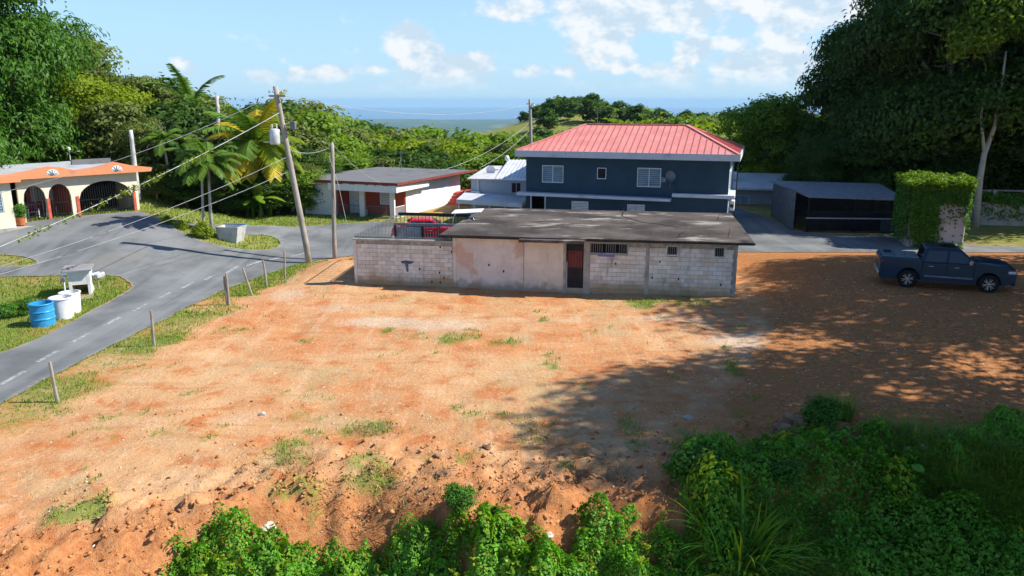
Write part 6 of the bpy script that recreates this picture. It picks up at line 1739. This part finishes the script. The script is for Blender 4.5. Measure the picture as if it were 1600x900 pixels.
# grass follows the same cover map as the ground
from_x, from_y = xs, ys
def gmap(x, y, ch=0):
    i = np.clip(np.searchsorted(xs, x) - 1, 0, len(xs) - 2); j = np.clip(np.searchsorted(ys, y) - 1, 0, len(ys) - 2)
    return gm[j, i, ch]
road_np = [(v.x, v.y) for v in smooth_loop(road_loop, 1)]
def off_road(x, y): return ~in_poly(x, y, road_np)
blades('grass_verge', 'short green and dry grass on the verges and in patches on the lot', 200000, (-22, 11, 12, 41), lambda x, y: ss(.45, .9, gmap(x, y) + .5 * fbm(x, y, 1.5, 3)) * off_road(x, y), .10, .011, LM['grass'], 51)
blades('far_grass', 'short green grass around the driveway and traffic island', 60000, (-40, -8, 30, 56), lambda x, y: ss(.4, .9, gmap(x, y)) * off_road(x, y) * .9, .13, .02, LM['grass'], 52)
blades('tall_grass', 'tall dark grass among the undergrowth on the right', 110000, (4.2, 17, 9, 20), lambda x, y: ss(.25, .6, under_mask(x, y)) * ss(-.2, .06, fbm(x, y, .5, 3)), .50, .009, LM['grass'], 53, None, 1.3)
def straw_mask(x, y):
    m = 0
    for (px, py, sx, sy) in STW: m = np.maximum(m, gauss(x, y, px, py, sx, sy))
    return ss(.3, .8, m + .4 * fbm(x, y, 2, 3))
STW = [(G(a, b).x, G(a, b).y, c, d) for a, b, c, d in ((560, 800, 1.0, .5), (680, 800, .8, .5), (640, 750, .8, .3), (590, 675, .7, .3), (450, 730, .5, .8), (960, 740, .4, .5), (850, 690, .6, .5), (100, 560, .1, .1), (1350, 690, .8, .5))]
blades('dry_grass', 'matted dry straw on the lip of the bank', 26000, (-8, 12, 11, 22), straw_mask, .20, .006, LM['straw'], 54, None, 2.2)

# loose runners and shoots standing out of the vine tangle
rgs = np.random.default_rng(77); Pn, Nn2 = [], []; stems = MB()
for k in range(420):
    x, y = rgs.uniform(-7.5, 4.8), rgs.uniform(9.6, 14.2); h = float(mound(x, y))
    if h < .12: continue
    p = Vector((x, y, hz(x, y) + h)); d = Vector((rgs.normal() * .7, rgs.normal() * .7, rgs.uniform(.2, 1.0))).normalized(); l = rgs.uniform(.15, .5); pts = [p]
    for i in range(5):
        p = p + d * l / 5; d = (d + Vector((0, 0, -.12))).normalized(); pts.append(p)
        for q in range(2): Pn.append(np.array(p) + rgs.normal(size=3) * .03); Nn2.append(np.array([0, 0, 1.0]) + .7 * rgs.normal(size=3))
    stems.tube(pts, .005, 4, False)
sh = vine_skin('vine_shoots', (np.array(Pn), np.array(Nn2)), LM['lime'], .085, None, 9)
tag(sh, 'light green shoots sticking out of the vine tangle', 'vines', None, 'stuff')
st_ = stems.build('stems', LM['straw'], sh)
# bright arching grass clump and big-leaved plants at the bank foot
gc = G(1160, 885); gce = empty('grass_clump', gc, 0, 'bright arching clump of broad grass at the bank foot', 'grass clump')
rgc = random.Random(6)
for k in range(230):
    a_, r_ = rgc.uniform(0, 6.28), rgc.uniform(0, .85); el_ = rgc.uniform(.7, 1.4); Lb = rgc.uniform(.8, 1.6)
    p = Vector((r_ * math.cos(a_), r_ * .6 * math.sin(a_), 0)); p.z = hz(gc.x + p.x, gc.y + p.y) - gc.z + .1
    az = a_ + rgc.uniform(-.6, .6); d = Vector((math.cos(az) * math.cos(el_), math.sin(az) * math.cos(el_), math.sin(el_))); side = Vector((-math.sin(az), math.cos(az), 0)); V = []
    for i in range(7):
        w_ = .026 * (1 - (i / 6) ** 2) + .002
        V += [tuple(p - side * w_), tuple(p + side * w_)]; p = p + d * Lb / 6; d = (d + Vector((0, 0, -.22))).normalized()
    me = bpy.data.meshes.new('blade'); np_mesh(me, np.array(V), np.array([(2 * i, 2 * i + 1, 2 * i + 3, 2 * i + 2) for i in range(6)]), [rgc.uniform(.3, 1)] * 14); me.materials.append(LM['lime' if rgc.random() < .55 else 'vine']); link('blade', me, gce)
def taro(px, py, s, nleaf, label, seed, mat='under'):
    p = G(px, py); e = empty('broad_leaf_plant', p, 0, label, 'plant', 'broad leaved plants in the undergrowth'); r2 = random.Random(seed)
    for k in range(nleaf):
        az = k * 2.4 + r2.random(); rr = s * r2.uniform(.3, .9); hgt = s * r2.uniform(.9, 1.5)
        c = Vector((rr * math.cos(az), rr * math.sin(az), hgt)); R_ = s * r2.uniform(.24, .36)
        V = [(c.x, c.y, c.z)]; n = 14
        for i in range(n):
            t = 2 * math.pi * i / n; q = R_ * (1 - .35 * max(0, math.cos(t - az - math.pi)) ** 4)
            V.append((c.x + q * math.cos(t), c.y + q * math.sin(t), c.z + .07 * R_ * math.sin(3 * t) - .35 * q * math.cos(t - az) + .1 * R_))
        me = bpy.data.meshes.new('leaf'); np_mesh(me, np.array(V), np.array([(0, i + 1, (i + 1) % n + 1) for i in range(n)]), [r2.uniform(.3, .9)] * len(V)); me.materials.append(LM[mat]); f = link('leaf', me, e)
        MB().tube([(0, 0, -.05), (c.x * .5, c.y * .5, c.z * .7), tuple(c)], .015, 5).build('stalk', LM[mat], f)
taro(1450, 862, .42, 7, 'broad round leaved plant in the dark grass', 3)
taro(1420, 765, .45, 8, 'dark big leaved plant deep in the shaded undergrowth', 5)
for (px, py, h, lab) in ((1092, 750, .95, 'upright leafy vine bush on a stump at the shadow edge'), (1225, 752, .6, 'low leafy bush in the shaded undergrowth below the boulders'), (1280, 660, .7, 'leafy weed clump beside the boulders'), (720, 790, .5, 'small leafy weed on the straw covered bank lip'), (1190, 900, .9, 'leafy bush behind the bright grass clump')):
    p = G(px, py); PROTO['bushv'] = PROTO['bush']; tree('bush', p.x, p.y, h, lab, 'bush', 'bush', None, 1.1, z=p.z - .05)

# rubble: clods and stones too many to count, and the single big rocks
CLOD = Mat('clod_earth', .95, 0, .1); CLOD.col(CLOD.mix(CLOD.rng(CLOD.noise(3, 4), .35, .65), (.33, .14, .05), (.52, .27, .12))).bump(CLOD.noise(40, 3), .5, .01); CLOD = CLOD.m
STONE = plain('pale_stone', (.52, .44, .36), .9, var=.3)
def icos():
    t = (1 + 5 ** .5) / 2
    v = np.array([(-1, t, 0), (1, t, 0), (-1, -t, 0), (1, -t, 0), (0, -1, t), (0, 1, t), (0, -1, -t), (0, 1, -t), (t, 0, -1), (t, 0, 1), (-t, 0, -1), (-t, 0, 1)], float)
    v /= np.linalg.norm(v[0])
    f = np.array([(0, 11, 5), (0, 5, 1), (0, 1, 7), (0, 7, 10), (0, 10, 11), (1, 5, 9), (5, 11, 4), (11, 10, 2), (10, 7, 6), (7, 1, 8), (3, 9, 4), (3, 4, 2), (3, 2, 6), (3, 6, 8), (3, 8, 9), (4, 9, 5), (2, 4, 11), (6, 2, 10), (8, 6, 7), (9, 8, 1)])
    return v, f
IV, IF = icos()
def rubble(name, label, n, area, mask, s0, s1, mat, seed):
    rg = np.random.default_rng(seed)
    x = rg.uniform(area[0], area[1], n); y = rg.uniform(area[2], area[3], n); k = mask(x, y) > rg.random(n); x, y = x[k], y[k]; n = len(x)
    s = s0 + (s1 - s0) * rg.random(n) ** 4
    sc = s[:, None] * rg.uniform(.6, 1.2, (n, 3)); sc[:, 2] *= .75
    V = IV[None] * (1 + .36 * rg.normal(size=(n, 12, 1))) * sc[:, None]
    a = rg.uniform(0, 6.28, n); ca_, sa = np.cos(a)[:, None], np.sin(a)[:, None]
    Vx, Vy = V[..., 0] * ca_ - V[..., 1] * sa, V[..., 0] * sa + V[..., 1] * ca_
    V = np.stack([Vx + x[:, None], Vy + y[:, None], V[..., 2] + (height(x, y) - s * .08)[:, None]], -1).reshape(-1, 3)
    F = (IF[None] + (np.arange(n) * 12)[:, None, None]).reshape(-1, 3)
    me = bpy.data.meshes.new(name); np_mesh(me, V, F); me.materials.append(mat)
    return tag(link(name, me), label, 'rubble', None, 'stuff')
LP = G(880, 775)
def lip(x, y):
    e_ = 15.0 + ss(-4, -11, x) * -2.0 + ss(3, 9, x) * 2.0
    return np.clip(1.6 * gauss(x, y, LP.x, LP.y, 1.2, 1.3) + 1.0 * gauss(y, 0, e_, 0, 1.4, 1) * (.35 + 1.3 * ss(-.05, .15, fbm(x, y, .7, 3))) + .05, 0, 1) * (mound(x, y) < .15)
rubble('dirt_clods', 'loose reddish dirt clods along the lip of the bank', 42000, (-10, 13, 11.5, 21), lip, .008, .065, CLOD, 61)
rubble('loose_stones', 'small pale stones scattered over the lot', 16000, (-13, 19, 13, 36), lambda x, y: .3 + .6 * ss(4, 10, x), .007, .036, STONE, 62)
def rock(px, py, s, mat, label, seed):
    rg = np.random.default_rng(seed); bm = bmesh.new(); bmesh.ops.create_icosphere(bm, subdivisions=3, radius=1)
    for v in bm.verts:
        d = np.array(v.co); k = 1 + .28 * math.sin(d[0] * 3 + seed) * math.cos(d[1] * 2.6 + seed * 2) + .15 * math.sin(d[2] * 5 + d[0] * 4 + seed) + .05 * rg.normal()
        v.co = Vector((d[0] * s * 1.2 * k, d[1] * s * k, d[2] * s * .75 * k))
    me = bpy.data.meshes.new('rock'); bm.to_mesh(me); bm.free(); me.materials.append(mat)
    p = G(px, py); o = link('rock', me, None, p + Vector((0, 0, s * .25))); return tag(o, label, 'rock', 'single rocks on the lot')
RB = plain('brown_rock', (.26, .15, .09), .9, var=.35, bump=.5); RG_ = plain('grey_rock', (.34, .31, .28), .9, var=.3, bump=.5)
for i, (px, py, s, mt, lab) in enumerate(((1245, 662, .30, RB, 'brown boulder leaning at the top of the shaded weeds'), (1220, 672, .18, RB, 'smaller brown boulder touching the leaning boulder'), (1052, 730, .20, RB, 'reddish boulder beside the vine bush stump'), (420, 826, .12, STONE, 'pale stone at the left end of the vine mounds'), (683, 715, .10, RB, 'dark clod sized rock in the lot middle'), (855, 838, .09, STONE, 'white stone in the eroded bank face'), (760, 700, .09, RB, 'small rock above the eroded bank face'), (690, 742, .11, RB, 'dark rock on the bank lip above the straw'), (1075, 655, .10, RG_, 'grey rock in the dappled shade'), (410, 648, .07, RG_, 'flat dark chunk alone on bare earth'), (1440, 700, .12, RG_, 'pale grey rock in shade near the tall grass'), (1420, 703, .10, STONE, 'pale stone next to the grey rock in shade'))):
    rock(px, py, s, mt, lab, i + 1)
# ---------------------------------------------------------------- air: one even haze round everything
hm = bpy.data.materials.new('air_haze'); hm.use_nodes = True
hn = hm.node_tree; hn.nodes.clear()
ho = hn.nodes.new('ShaderNodeOutputMaterial'); hv = hn.nodes.new('ShaderNodeVolumePrincipled')
hv.inputs['Color'].default_value = (.45, .74, 1.0, 1)
hv.inputs['Density'].default_value = 0.000045
hn.links.new(hv.outputs[0], ho.inputs['Volume'])
haze = MB().box(-31000, 31000, -400, 39000, -420, 60).build('haze', hm)
haze['kind'] = 'stuff'
tag(haze, 'pale blue haze over the far coastal plain', 'haze')
